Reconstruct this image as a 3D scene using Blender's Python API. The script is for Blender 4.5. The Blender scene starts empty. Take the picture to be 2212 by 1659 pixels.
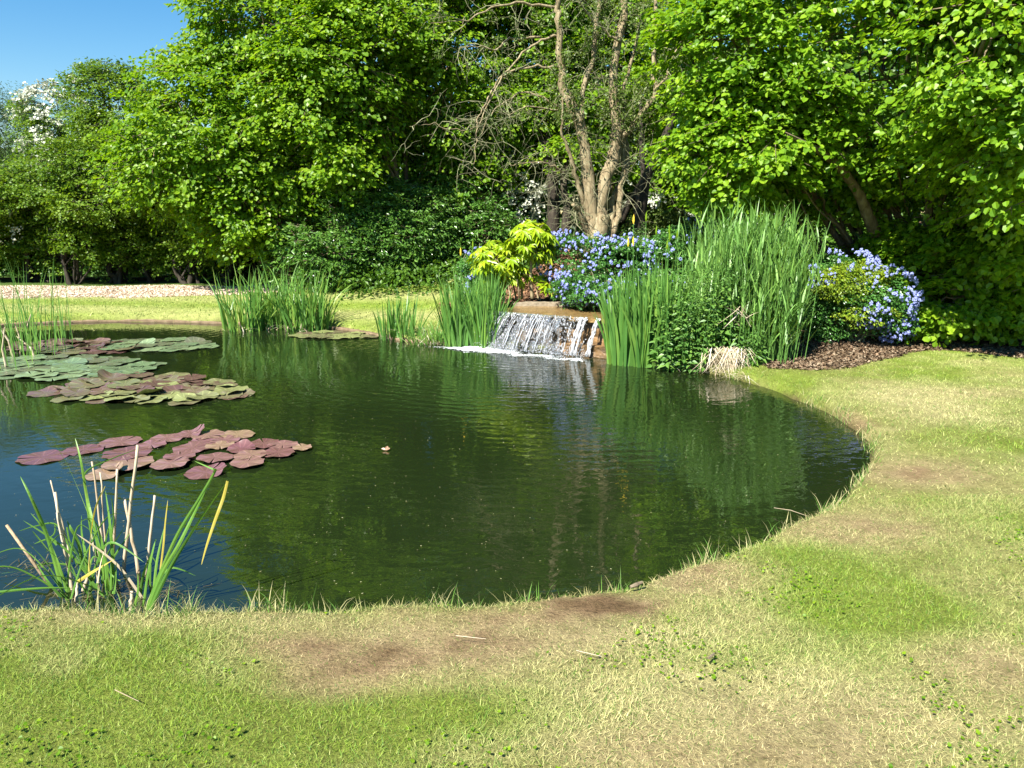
import bpy, math, random
import numpy as np
from math import radians, sin, cos, pi
rng = np.random.default_rng(11); random.seed(11)
S = bpy.context.scene; COL = S.collection

# ---------------------------------------------------------------- camera, sky, sun
CAMH, PITCH, FL = 1.7, radians(12.5), 1640.0
cd = bpy.data.cameras.new('camera'); cam = bpy.data.objects.new('camera', cd); COL.objects.link(cam)
cam.location = (0, 0, CAMH); cam.rotation_euler = (pi/2-PITCH, 0, 0)
cd.sensor_width = 36; cd.lens = 36*FL/2212; cd.clip_start = .05; cd.clip_end = 3000
S.camera = cam
SUN_EL, SUN_AZ = radians(47), radians(-144)      # azimuth measured from +Y towards +X
sd = bpy.data.lights.new('sun', 'SUN'); so = bpy.data.objects.new('sun', sd); COL.objects.link(so)
sd.energy = 4.6; sd.angle = radians(.55); sd.color = (1, .945, .85)
so.rotation_euler = (pi/2-SUN_EL, 0, pi-SUN_AZ)
w = bpy.data.worlds.new('World'); S.world = w; w.use_nodes = True
wn = w.node_tree; bg = wn.nodes['Background']; sk = wn.nodes.new('ShaderNodeTexSky')
sk.sky_type = 'NISHITA'; sk.sun_disc = False; sk.sun_elevation = SUN_EL; sk.sun_rotation = SUN_AZ
sk.air_density = 1.25; sk.dust_density = 0; sk.ozone_density = 4.5
hs = wn.nodes.new('ShaderNodeHueSaturation'); hs.inputs['Saturation'].default_value = 1.36; wn.links.new(sk.outputs[0], hs.inputs['Color']); wn.links.new(hs.outputs[0], bg.inputs[0]); bg.inputs[1].default_value = .05
S.view_settings.view_transform = 'Standard'; S.view_settings.look = 'None'
S.view_settings.exposure = 1.7; S.view_settings.gamma = 1
S.cycles.max_bounces = 8; S.cycles.transparent_max_bounces = 8
S.cycles.diffuse_bounces = 4; S.cycles.glossy_bounces = 3; S.cycles.transmission_bounces = 5
S.cycles.caustics_reflective = False; S.cycles.caustics_refractive = False
S.cycles.use_denoising = True

# ---------------------------------------------------------------- where a point of the place is (surveyed from the photograph)
def ray(px, py):
    a = (px-1106)/FL; b = -(py-829.5)/FL
    return np.array((a, cos(PITCH)+b*sin(PITCH), -sin(PITCH)+b*cos(PITCH)))
def G(px, py, z=0.):
    r = ray(px, py); t = (z-CAMH)/r[2]; return np.array((r[0]*t, r[1]*t, z))
def P(px, py, Y):
    r = ray(px, py); t = Y/r[1]; return np.array((r[0]*t, Y, CAMH+r[2]*t))

# ---------------------------------------------------------------- noise
_lat = rng.random((256, 256))
def vnoise(x, y, s=1., off=0):
    x = np.asarray(x)*s+off*17.3+1000; y = np.asarray(y)*s+off*7.7+1000
    xi = np.floor(x).astype(int); yi = np.floor(y).astype(int); fx = x-xi; fy = y-yi
    fx = fx*fx*(3-2*fx); fy = fy*fy*(3-2*fy)
    a = _lat[xi % 256, yi % 256]; b = _lat[(xi+1) % 256, yi % 256]
    c = _lat[xi % 256, (yi+1) % 256]; d = _lat[(xi+1) % 256, (yi+1) % 256]
    return (a*(1-fx)+b*fx)*(1-fy)+(c*(1-fx)+d*fx)*fy
def fbm(x, y, s=1., o=4, off=0):
    r = 0; amp = .5; tot = 0
    for k in range(o):
        r = r+amp*vnoise(x, y, s, off+k*3); tot += amp; amp *= .5; s *= 2.03
    return r/tot
def sstep(a, b, x):
    t = np.clip((np.asarray(x, float)-a)/(b-a), 0, 1); return t*t*(3-2*t)

# ---------------------------------------------------------------- mesh building
def build(name, V, faces, mat=None, parent=None, attrs=None, smooth=False, loc=None):
    me = bpy.data.meshes.new(name); V = np.ascontiguousarray(V, dtype=np.float32)
    if parent is not None and loc is None:
        V = V-np.array(parent.location, dtype=np.float32)
    if loc is not None: V = V-np.array(loc, dtype=np.float32)
    me.vertices.add(len(V)); me.vertices.foreach_set('co', V.ravel())
    faces = [np.asarray(f, dtype=np.int32) for f in faces if len(f)]
    fl = np.concatenate([f.ravel() for f in faces]); cnt = np.concatenate([np.full(len(f), f.shape[1], np.int32) for f in faces])
    st = np.concatenate([[0], np.cumsum(cnt)[:-1]]).astype(np.int32)
    me.loops.add(len(fl)); me.loops.foreach_set('vertex_index', fl)
    me.polygons.add(len(cnt)); me.polygons.foreach_set('loop_start', st)
    try: me.polygons.foreach_set('loop_total', cnt)
    except Exception: pass
    me.polygons.foreach_set('use_smooth', np.full(len(cnt), smooth))
    for k, a in (attrs or {}).items():
        a = np.asarray(a, dtype=np.float32)
        if a.ndim == 2:
            if a.shape[1] == 3: a = np.hstack([a, np.ones((len(a), 1), np.float32)])
            at = me.attributes.new(k, 'FLOAT_COLOR', 'POINT'); at.data.foreach_set('color', np.ascontiguousarray(a).ravel())
        else:
            at = me.attributes.new(k, 'FLOAT', 'POINT'); at.data.foreach_set('value', a)
    me.update(calc_edges=True)
    if mat is not None: me.materials.append(mat)
    o = bpy.data.objects.new(name, me); COL.objects.link(o)
    if parent is not None: o.parent = parent
    if loc is not None: o.location = loc
    return o
def tag(o, label=None, cat=None, group=None, kind=None):
    if label: o['label'] = label
    if cat: o['category'] = cat
    if group: o['group'] = group
    if kind: o['kind'] = kind
    return o
def empty(name, loc, label, cat, group=None):
    o = bpy.data.objects.new(name, None); COL.objects.link(o); o.location = [float(c) for c in loc]
    o.empty_display_size = .2; return tag(o, label, cat, group)

class Acc:                                # gathers pieces of ONE mesh
    def __init__(s): s.V = []; s.F = {}; s.n = 0; s.A = {}
    def add(s, V, F, **attrs):
        V = np.asarray(V, float); s.V.append(V)
        for f in (F if isinstance(F, list) else [F]):
            f = np.asarray(f, int)
            if len(f): s.F.setdefault(f.shape[1], []).append(f+s.n)
        for k, a in attrs.items(): s.A.setdefault(k, []).append(np.broadcast_to(np.asarray(a, float), (len(V),)+np.shape(a)[1:] if np.ndim(a) > 1 else ((len(V),) if np.ndim(a) < 2 else None)).copy() if np.ndim(a) != 1 or len(a) == len(V) else np.tile(a, (len(V), 1)))
        s.n += len(V)
    def build(s, name, mat, parent=None, smooth=False, loc=None):
        if not s.V: return None
        return build(name, np.vstack(s.V), [np.vstack(v) for v in s.F.values()], mat, parent, {k: np.concatenate(v) for k, v in s.A.items()}, smooth, loc)

def nrm(a): return a/np.maximum(np.linalg.norm(a, axis=-1, keepdims=True), 1e-9)

def tube(acc, pts, rad, sides=6, gnarl=0., **at):
    pts = np.asarray(pts, float); rad = np.broadcast_to(rad, (len(pts),)).astype(float)
    t = nrm(np.gradient(pts, axis=0)); ref = np.array((0, 0, 1.)) if abs(t[:, 2]).mean() < .8 else np.array((0, 1., 0))
    u = nrm(np.cross(t, ref)); v = np.cross(t, u)
    a = np.arange(sides)*2*pi/sides
    rr = rad[:, None]*np.ones(sides)
    if gnarl: rr = rr*(1+gnarl*rng.normal(size=rr.shape))
    V = pts[:, None]+rr[..., None]*(np.cos(a)[None, :, None]*u[:, None]+np.sin(a)[None, :, None]*v[:, None])
    n = len(pts); i = np.arange(n-1)[:, None]*sides; j = np.arange(sides)[None]; k = (np.arange(sides)+1) % sides
    F = np.stack([i+j, i+k[None], i+sides+k[None], i+sides+j], -1).reshape(-1, 4)
    caps = [np.arange(sides)[::-1][None], (np.arange(sides)+(n-1)*sides)[None]]
    acc.add(V.reshape(-1, 3), [F]+(caps if sides != 4 else [np.vstack(caps)]), **at)

def catmull(pts, n=8, closed=False):
    pts = np.asarray(pts, float); m = len(pts); out = []
    for i in range(m if closed else m-1):
        g = lambda k: pts[k % m] if closed else pts[min(max(k, 0), m-1)]
        a, b, c, d = g(i-1), g(i), g(i+1), g(i+2)
        t = np.linspace(0, 1, n, endpoint=False)[:, None]
        out.append(.5*((2*b)+(-a+c)*t+(2*a-5*b+4*c-d)*t**2+(-a+3*b-3*c+d)*t**3))
    out = np.vstack(out)
    return out if closed else np.vstack([out, pts[-1:]])

def blades(acc, base, dirv, h, w, bend, seg=4, face=None, col=None, taper=1.6, wob=0., kink=None):
    """N blades: base Nx3, dirv Nx3 start direction, h, w, bend N; bend = horizontal run of the tip"""
    N = len(base); t = np.linspace(0, 1, seg+1); dirv = nrm(dirv)
    hor = dirv*np.array((1, 1, 0)); hl = np.linalg.norm(hor, axis=1, keepdims=True)
    az = rng.random(N)*2*pi; rand = np.stack([np.cos(az), np.sin(az), 0*az], 1)
    hor = np.where(hl > .02, nrm(hor), rand)
    Pc = base[:, None]+dirv[:, None]*(h[:, None]*t)[..., None]+hor[:, None]*(bend[:, None]*t**2.4)[..., None]
    Pc[..., 2] -= (np.abs(bend)[:, None]*.55*t**3)
    if wob: Pc[..., :2] += rng.normal(size=(N, 1, 2))*wob*(t**1.5)[None, :, None]
    fa = rng.random(N)*2*pi if face is None else face
    s = np.stack([np.cos(fa), np.sin(fa), 0*fa], 1)
    wd = w[:, None]*np.clip(1-t**taper, 0, 1)*.5; wd[:, 0] *= .75
    L = Pc-s[:, None]*wd[..., None]; R = Pc+s[:, None]*wd[..., None]
    V = np.empty((N, 2*seg+1, 3)); V[:, 0:2*seg:2] = L[:, :-1]; V[:, 1:2*seg:2] = R[:, :-1]; V[:, -1] = Pc[:, -1]
    o = np.arange(N)[:, None]*(2*seg+1); fs = []
    for k in range(seg-1): fs.append(np.hstack([o+2*k, o+2*k+1, o+2*k+3, o+2*k+2]))
    tri = np.hstack([o+2*seg-2, o+2*seg-1, o+2*seg])
    at = {}
    if col is not None: at['Col'] = np.repeat(col, 2*seg+1, axis=0)
    acc.add(V.reshape(-1, 3), ([np.vstack(fs)] if fs else [])+[tri], rnd=np.repeat(rng.random(N), 2*seg+1), **at)

def leaves(acc, c, ax, nor, L, W, kind='round', fold=.25):
    """leaf faces: c base point Nx3, ax axis, nor normal, L length, W width"""
    N = len(c); ax = nrm(ax); side = nrm(np.cross(nor, ax)); nor = np.cross(ax, side)
    L = L[:, None]; W = W[:, None]
    if kind == 'diamond':
        V = np.stack([c, c+ax*L*.5+side*W*.5+nor*W*fold*.5, c+ax*L, c+ax*L*.5-side*W*.5+nor*W*fold*.5], 1)
        o = np.arange(N)[:, None]*4; F = [np.hstack([o, o+1, o+2]), np.hstack([o, o+2, o+3])]; m = 4
    else:
        a, b = (.28, .72) if kind == 'round' else (.35, .7)
        wa, wb = (.5, .42) if kind == 'round' else (.5, .3)
        up = nor*W*fold; cur = nor*L*.16
        V = np.stack([c, c+ax*L*a+side*W*wa+up*.5, c+ax*L*b+side*W*wb+up*.4-cur*.4, c+ax*L-cur,
                      c+ax*L*b-side*W*wb+up*.4-cur*.4, c+ax*L*a-side*W*wa+up*.5], 1)
        o = np.arange(N)[:, None]*6; F = [np.hstack([o, o+1, o+2, o+3]), np.hstack([o, o+3, o+4, o+5])]; m = 6
    acc.add(V.reshape(-1, 3), F, rnd=np.repeat(rng.random(N), m))

# ---------------------------------------------------------------- materials
def new_mat(name):
    m = bpy.data.materials.new(name); m.use_nodes = True; nt = m.node_tree
    return m, nt, nt.nodes['Principled BSDF'], nt.nodes['Material Output']
def node(nt, t, **kw):
    n = nt.nodes.new(t)
    for k, v in kw.items(): setattr(n, k, v)
    return n
def ramp(nt, fac, cols):
    r = node(nt, 'ShaderNodeValToRGB'); e = r.color_ramp.elements
    while len(e) < len(cols): e.new(.5)
    for i, (p, c) in enumerate(cols): e[i].position = p; e[i].color = (*c, 1)
    nt.links.new(fac, r.inputs[0]); return r.outputs[0]
def leaf_mat(name, c1, c2, c3=None, trans=.38, rough=.42, spec=.4, scale=.9, tint=(1.25, 1.15, .45)):
    m, nt, b, out = new_mat(name); lk = nt.links.new
    at = node(nt, 'ShaderNodeAttribute', attribute_name='rnd')
    geo = node(nt, 'ShaderNodeNewGeometry'); no = node(nt, 'ShaderNodeTexNoise'); no.inputs['Scale'].default_value = scale; no.inputs['Detail'].default_value = 2
    lk(geo.outputs['Position'], no.inputs['Vector'])
    mx = node(nt, 'ShaderNodeMath', operation='MULTIPLY_ADD'); lk(no.outputs['Fac'], mx.inputs[0]); mx.inputs[1].default_value = .9; mx.inputs[2].default_value = -.42
    ad = node(nt, 'ShaderNodeMath', operation='MULTIPLY_ADD'); lk(at.outputs['Fac'], ad.inputs[0]); ad.inputs[1].default_value = .8; lk(mx.outputs[0], ad.inputs[2])
    ad2 = node(nt, 'ShaderNodeMath', operation='ADD'); lk(ad.outputs[0], ad2.inputs[0]); ad2.inputs[1].default_value = .1
    c = ramp(nt, ad2.outputs[0], [(0, c1), (.6, c2), (1, c3 or c2)])
    lk(c, b.inputs['Base Color']); b.inputs['Roughness'].default_value = rough; b.inputs['Specular IOR Level'].default_value = spec
    tr = node(nt, 'ShaderNodeBsdfTranslucent'); mul = node(nt, 'ShaderNodeMix', data_type='RGBA', blend_type='MULTIPLY'); mul.inputs[0].default_value = 1
    lk(c, mul.inputs[6]); mul.inputs[7].default_value = (*tint, 1); lk(mul.outputs[2], tr.inputs[0])
    ms = node(nt, 'ShaderNodeMixShader'); ms.inputs[0].default_value = trans
    lk(b.outputs[0], ms.inputs[1]); lk(tr.outputs[0], ms.inputs[2]); lk(ms.outputs[0], out.inputs[0]); return m
def col_mat(name, rough=.6, trans=.25, spec=.25):
    m, nt, b, out = new_mat(name); lk = nt.links.new
    at = node(nt, 'ShaderNodeAttribute', attribute_name='Col'); lk(at.outputs['Color'], b.inputs['Base Color'])
    b.inputs['Roughness'].default_value = rough; b.inputs['Specular IOR Level'].default_value = spec
    tr = node(nt, 'ShaderNodeBsdfTranslucent'); lk(at.outputs['Color'], tr.inputs[0])
    ms = node(nt, 'ShaderNodeMixShader'); ms.inputs[0].default_value = trans
    lk(b.outputs[0], ms.inputs[1]); lk(tr.outputs[0], ms.inputs[2]); lk(ms.outputs[0], out.inputs[0]); return m
def rough_mat(name, cols, scale=8, rough=.85, bump=.5, dist=.01, detail=8, vec=(1, 1, 1), spec=.25):
    m, nt, b, out = new_mat(name); lk = nt.links.new
    geo = node(nt, 'ShaderNodeNewGeometry'); mp = node(nt, 'ShaderNodeMapping'); mp.inputs['Scale'].default_value = vec
    lk(geo.outputs['Position'], mp.inputs[0]); no = node(nt, 'ShaderNodeTexNoise'); no.inputs['Scale'].default_value = scale; no.inputs['Detail'].default_value = detail; no.inputs['Roughness'].default_value = .65
    lk(mp.outputs[0], no.inputs['Vector']); k = len(cols)
    c = ramp(nt, no.outputs['Fac'], [(.28+.44*i/(k-1), cc) for i, cc in enumerate(cols)])
    lk(c, b.inputs['Base Color']); b.inputs['Roughness'].default_value = rough; b.inputs['Specular IOR Level'].default_value = spec
    bp = node(nt, 'ShaderNodeBump'); bp.inputs['Strength'].default_value = bump; bp.inputs['Distance'].default_value = dist
    lk(no.outputs['Fac'], bp.inputs['Height']); lk(bp.outputs[0], b.inputs['Normal']); return m

M = {}
M['hazel'] = leaf_mat('hazel_leaf', (.08, .19, .008), (.16, .30, .011), (.28, .42, .02), trans=.5)
M['hazel_right'] = leaf_mat('hazel_leaf_fresh', (.09, .21, .010), (.18, .34, .014), (.30, .46, .025), trans=.5)
M['hedge'] = leaf_mat('hedge_leaf', (.055, .135, .01), (.12, .22, .015), (.21, .32, .03), trans=.45)
M['willow'] = leaf_mat('willow_leaf', (.06, .12, .045), (.10, .17, .07), (.14, .21, .09))
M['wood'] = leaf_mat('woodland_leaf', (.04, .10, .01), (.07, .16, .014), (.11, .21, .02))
M['viburnum'] = leaf_mat('evergreen_leaf', (.05, .14, .02), (.09, .20, .03), (.15, .29, .05), trans=.3, rough=.3, spec=.55)
M['haw'] = leaf_mat('hawthorn_leaf', (.06, .11, .02), (.11, .17, .03), (.16, .21, .05))
M['herb'] = leaf_mat('herb_leaf', (.06, .15, .03), (.11, .24, .045), (.19, .33, .06), scale=3)
M['fatsia'] = leaf_mat('fatsia_leaf', (.15, .28, .01), (.30, .43, .015), (.44, .54, .03), rough=.3, scale=3)
M['cean'] = leaf_mat('ceanothus_leaf', (.03, .10, .018), (.06, .17, .03), (.11, .25, .045), trans=.15, rough=.3, scale=4)
M['cean_yellow'] = leaf_mat('ceanothus_yellow_leaf', (.10, .19, .02), (.19, .29, .02), (.33, .40, .03), trans=.25, rough=.35, scale=4)
M['iris'] = leaf_mat('iris_leaf', (.06, .17, .03), (.11, .25, .045), (.20, .36, .06), trans=.3, scale=3)
M['reed'] = leaf_mat('reed_leaf', (.09, .21, .04), (.16, .32, .065), (.25, .42, .09), trans=.32, scale=3)
M['cattail'] = leaf_mat('cattail_leaf', (.06, .17, .03), (.12, .26, .04), (.24, .35, .06), trans=.3, scale=4)
M['straw'] = leaf_mat('dead_reed', (.35, .28, .17), (.55, .46, .32), (.72, .64, .5), trans=.2, scale=9, tint=(1, .9, .7))
M['cane'] = rough_mat('dry_cane', [(.28, .19, .11), (.48, .39, .27), (.62, .54, .42)], scale=30, vec=(1, 1, .12), bump=.3, dist=.002, rough=.55)
M['flower'] = rough_mat('ceanothus_flower', [(.12, .15, .36), (.22, .26, .54), (.36, .39, .68)], scale=60, bump=1, dist=.006)
M['white'] = leaf_mat('blossom', (.30, .34, .24), (.5, .52, .42), (.68, .68, .6), trans=.2, tint=(1, 1, .9))
M['bark'] = rough_mat('bark', [(.06, .045, .03), (.16, .125, .08), (.27, .22, .15)], scale=14, vec=(1, 1, .25), bump=.8, dist=.02)
M['bark_shaded'] = rough_mat('bark_shaded', [(.015, .012, .009), (.035, .028, .02), (.07, .057, .04)], scale=14, vec=(1, 1, .25), bump=.7, dist=.02)  # bark coloured darker to stand for the shade on background trunks
M['bark_pale'] = rough_mat('bark_pale', [(.10, .07, .04), (.25, .20, .115), (.36, .31, .2)], scale=20, vec=(1, 1, .18), bump=1, dist=.02)
M['twig'] = rough_mat('twig', [(.11, .11, .06), (.2, .2, .11), (.29, .28, .17)], scale=12, bump=.2)
M['fence'] = rough_mat('fence_wood', [(.02, .016, .012), (.045, .035, .025)], scale=12)
M['stone'] = rough_mat('coping_stone', [(.12, .095, .065), (.25, .21, .15), (.36, .31, .23)], scale=22, bump=.8, dist=.012)
M['kerb'] = rough_mat('edging', [(.07, .05, .03), (.17, .12, .07), (.25, .19, .12)], scale=6, bump=.5)

# ---------------------------------------------------------------- pond outline and terrain
OUT = [(-2.2, 2.99), (-1.55, 2.90), (-1.27, 2.90), (-.99, 2.95), (-.4, 2.97), (.19, 3.05), (.63, 3.22), (1.17, 3.61), (1.85, 4.13), (2.22, 4.62), (2.6, 5.2), (2.80, 5.9), (2.78, 6.6), (2.62, 7.3),
       (2.35, 8.0), (1.9, 8.5), (1.3, 8.95), (1.05, 9.2), (-.28, 9.95), (-.78, 10.05), (-1.51, 10.45), (-2.59, 11.5), (-3.6, 11.95), (-4.66, 12.15), (-6.13, 12.4), (-7.32, 12.25), (-8.2, 11.7), (-9.5, 10), (-9.6, 7), (-7.6, 4.4), (-5, 3.4), (-3.4, 3.08)]
POND = catmull(OUT, 6, True)
def sdist(x, y):
    x = np.asarray(x, float).ravel(); y = np.asarray(y, float).ravel(); best = np.full(x.shape, 1e9); ins = np.zeros(x.shape, bool)
    A = POND; B = np.roll(POND, -1, 0)
    for (ax, ay), (bx, by) in zip(A, B):
        dx, dy = bx-ax, by-ay; t = np.clip(((x-ax)*dx+(y-ay)*dy)/(dx*dx+dy*dy), 0, 1)
        best = np.minimum(best, (x-ax-t*dx)**2+(y-ay-t*dy)**2)
        c = ((ay > y) != (by > y)) & (x < dx*(y-ay)/(dy+1e-12)+ax); ins ^= c
    d = np.sqrt(best); return np.where(ins, -d, d)
def land(x, y):
    z = .10+.03*(fbm(x, y, .7, 3)-.5)*2*sstep(1, 3, np.hypot(x, y))
    z = z+.05*np.clip(y-11.5, 0, 3.7)*sstep(2, -1, x)+.3*sstep(-6, -1, x)*sstep(11, 15, y)
    z = z+1.18*np.exp(-(((x-1.5)/1.35)**2+((y-12.5)/1.25)**2))
    z = z+.12*sstep(8.5, 12, y)*sstep(2, 4, x)
    return z
def height(x, y, d=None):
    if d is None: d = sdist(x, y).reshape(np.shape(x))
    j = .11*(fbm(x, y, 3.2, 4, 5)-.5)
    z = land(x, y); k = sstep(-.07, .05, d+j); deep = -.06-.5*sstep(-.05, -.9, d)
    near = 1-sstep(0, .55, d); z = z-near*.03
    return deep*(1-k)+z*k
def axis(parts):
    out = []
    for a, b, s in parts: out.append(np.arange(a, b, s))
    return np.concatenate(out)
xs = axis([(-500, -60, 40), (-60, -12, 2), (-12, -6, .15), (-6, 5, .045), (5, 9, .12), (9, 60, 2), (60, 520, 40)])
ys = axis([(-300, -20, 40), (-20, 1, 1), (1, 10.6, .045), (10.6, 13.5, .09), (13.5, 20, .2), (20, 80, 3), (80, 600, 40)])
X, Y = np.meshgrid(xs, ys); D = sdist(X, Y).reshape(X.shape); Z = height(X, Y, D)

def bed_mask(x, y):
    """bark mulch: the strip under the right hazel and the raised bed round the waterfall"""
    j = .25*(fbm(x, y, 1.6, 3, 9)-.5)
    bx = [G(1700, 800, .1), G(1760, 800, .1), G(1850, 793, .1), G(1910, 768, .12), G(1960, 752, .14), G(2050, 750, .15), G(2140, 757, .15), G(2300, 770, .15)]
    yy = np.interp(x, [p[0] for p in bx]+[8, 14], [p[1] for p in bx]+[9.2, 10])
    a = sstep(-.06, .06, y+j-yy)*(x > 2.75)
    b = sstep(.04, -.04, np.hypot((x-1.6)/2.7, (y-12.4)/2.95)-1+j*.3)
    return np.maximum(a, b)
def chip_mask(x, y):
    j = .2*(fbm(x, y, 1.5, 3, 19)-.5)
    return sstep(-.05, .05, y+j-14.05-.03*(x+9))*sstep(15.6, 15.4, y)*sstep(-3.2, -3.8, x+j)
PATCH = [  # px, py, metres across x, y, dry, brown
    (1000, 1380, .6, .2, .6, .75), (1845, 900, .12, .35, .3, 1.2), (780, 1440, .35, .2, .4, .8), (1310, 1298, .26, .09, .2, 1.9), (1180, 1330, .3, .07, .2, .7), (1550, 1230, .5, .22, .6, .8), (1850, 1130, .45, .3, .6, .75), (2000, 1020, .45, .35, .5, .8),
    (2000, 870, .5, .9, 1, .05), (2150, 850, .6, .3, .6, .3), (2120, 1420, .3, .25, .8, .8), (1500, 1480, .8, .3, .6, .1), (1900, 1560, .8, .2, .7, .3), (1600, 1640, .5, .15, .6, .5), (1300, 1380, .5, .12, .9, .0),
    (450, 1330, .6, .12, .5, .2), (600, 1390, .25, .1, .2, .5), (60, 1310, .6, .1, .4, .2),
    (100, 1560, .7, .35, -.6, -.3), (450, 1600, .8, .25, -.35, 0), (950, 1540, .6, .15, -.35, -.3), (1750, 1230, .4, .3, -.5, -.6), (1500, 1400, .6, .12, -.3, -.2), (2000, 1350, .4, .3, -.35, -.4), (1850, 800, 1.2, .5, -.4, 0), (1720, 850, .3, .5, -.2, -.2),
    (2150, 960, .4, .5, -.3, -.2), (1250, 1620, .4, .12, .4, .1), (700, 1500, .35, .1, .3, .2)]
PW = [(G(a, b, .1), c, d, e, f) for a, b, c, d, e, f in PATCH]
def lawn(x, y):
    """0 green .. 1 straw, and how brown: the worn lawn's own colouring"""
    n = fbm(x, y, 1.6, 4, 2); n2 = fbm(x, y, 5, 3, 4)
    dry = .31+.9*(n-.5)+.7*(n2-.5); br = .02+.55*np.clip(fbm(x, y, 1.1, 4, 31)-.55, 0, 1)*2
    for p, sx, sy, a, b in PW:
        g = np.exp(-(((x-p[0])/sx)**2+((y-p[1])/sy)**2)*(.8+.8*n2)); dry = dry+a*g; br = br+b*g
    far = sstep(10.5, 12, y); stripe = .25*np.sin(y*5+np.asarray(x)*.8)+.3*(fbm(x*.3, y, 1.6, 3, 40)-.5)
    dry = dry*(1-far)+far*(.35+stripe)
    br = br*(1-far)*(.35+1.3*fbm(x, y, 8, 4, 66))
    return np.clip(dry, 0, 1), np.clip(br, 0, 1.5)
def turf_col(x, y, shade=1.):
    dry, br = lawn(x, y); dry = dry[..., None]; br = br[..., None]
    g = np.array((.23, .33, .04)); s = np.array((.56, .53, .24)); b = np.array((.45, .33, .18))
    so_ = np.clip((br-.85)/.5, 0, 1); br = np.clip(br, 0, 1); c = g*(1-dry)+s*dry; c = c*(1-br)+b*br; c = c*(1-so_)+np.array((.21, .13, .07))*so_; return c*shade
dd, bb = lawn(X, Y); C = turf_col(X, Y)*(.62+.4*fbm(X, Y, 11, 3, 8))[..., None]
soil = np.array((.16, .11, .055)); near = (1-sstep(6, 12, np.hypot(X, Y)))[..., None]*.35
C = C*(1-near)+soil*near
bm = bed_mask(X, Y)[..., None]; C = C*(1-bm)+np.array((.15, .085, .05))*bm*(.7+.6*fbm(X, Y, 9, 3, 3))[..., None]
cm = chip_mask(X, Y)[..., None]; C = C*(1-cm)+np.array((.62, .47, .37))*cm
wood = (sstep(15.3, 16, Y)*sstep(-26, -20, -np.abs(X)))[..., None]; C = C*(1-wood)+np.array((.07, .12, .025))*wood
wet = sstep(.02, -.04, D)[..., None]; C = C*(1-wet)+np.array((.10, .08, .035))*wet
ny, nx = X.shape; idx = np.arange(nx*ny).reshape(ny, nx)
F = np.stack([idx[:-1, :-1], idx[:-1, 1:], idx[1:, 1:], idx[1:, :-1]], -1).reshape(-1, 4)
m, nt, b, out = new_mat('ground'); lk = nt.links.new
at = node(nt, 'ShaderNodeAttribute', attribute_name='Col'); geo = node(nt, 'ShaderNodeNewGeometry')
n1 = node(nt, 'ShaderNodeTexNoise'); n1.inputs['Scale'].default_value = 55; n1.inputs['Detail'].default_value = 6; n1.inputs['Roughness'].default_value = .7; lk(geo.outputs['Position'], n1.inputs['Vector'])
n2 = node(nt, 'ShaderNodeTexNoise'); n2.inputs['Scale'].default_value = 14; n2.inputs['Detail'].default_value = 4; lk(geo.outputs['Position'], n2.inputs['Vector'])
c = ramp(nt, n1.outputs['Fac'], [(.3, (.45, .42, .4)), (.5, (.95, .95, .95)), (.72, (1.0, 1.0, 1.0))])
mx = node(nt, 'ShaderNodeMix', data_type='RGBA', blend_type='MULTIPLY'); mx.inputs[0].default_value = 1; lk(at.outputs['Color'], mx.inputs[6]); lk(c, mx.inputs[7])
c2 = ramp(nt, n2.outputs['Fac'], [(.3, (.75, .78, .7)), (.7, (1, 1, 1))])
mx2 = node(nt, 'ShaderNodeMix', data_type='RGBA', blend_type='MULTIPLY'); mx2.inputs[0].default_value = 1; lk(mx.outputs[2], mx2.inputs[6]); lk(c2, mx2.inputs[7])
lk(mx2.outputs[2], b.inputs['Base Color']); b.inputs['Roughness'].default_value = .95; b.inputs['Specular IOR Level'].default_value = .1
bp = node(nt, 'ShaderNodeBump'); bp.inputs['Strength'].default_value = .9; bp.inputs['Distance'].default_value = .025; lk(n1.outputs['Fac'], bp.inputs['Height']); lk(bp.outputs[0], b.inputs['Normal'])
g = build('ground', np.stack([X, Y, Z], -1).reshape(-1, 3), [F], m, None, {'Col': C.reshape(-1, 3)}, True); tag(g, kind='structure')
def ground_z(x, y): return height(np.asarray(x, float), np.asarray(y, float))

# ---------------------------------------------------------------- water
m, nt, b, out = new_mat('pond_water'); lk = nt.links.new
b.inputs['Base Color'].default_value = (.009, .016, .0045, 1); b.inputs['Roughness'].default_value = .015; b.inputs['IOR'].default_value = 1.6; b.inputs['Specular IOR Level'].default_value = .6
tc = node(nt, 'ShaderNodeNewGeometry'); fall = G(1150, 775)
dm = node(nt, 'ShaderNodeVectorMath', operation='DISTANCE'); lk(tc.outputs['Position'], dm.inputs[0]); dm.inputs[1].default_value = (fall[0], fall[1], 0)
mr = node(nt, 'ShaderNodeMapRange'); lk(dm.outputs['Value'], mr.inputs[0]); mr.inputs[1].default_value = .3; mr.inputs[2].default_value = 7.5; mr.inputs[3].default_value = 1; mr.inputs[4].default_value = .05
mp = node(nt, 'ShaderNodeMapping'); mp.inputs['Scale'].default_value = (1, 1.5, 1); lk(tc.outputs['Position'], mp.inputs[0])
w1 = node(nt, 'ShaderNodeTexNoise'); w1.inputs['Scale'].default_value = 9; w1.inputs['Detail'].default_value = 2.5; w1.inputs['Distortion'].default_value = .6; lk(mp.outputs[0], w1.inputs['Vector'])
wv = node(nt, 'ShaderNodeVectorMath', operation='SUBTRACT'); lk(tc.outputs['Position'], wv.inputs[0]); wv.inputs[1].default_value = (fall[0], fall[1]+.4, 0)
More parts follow.
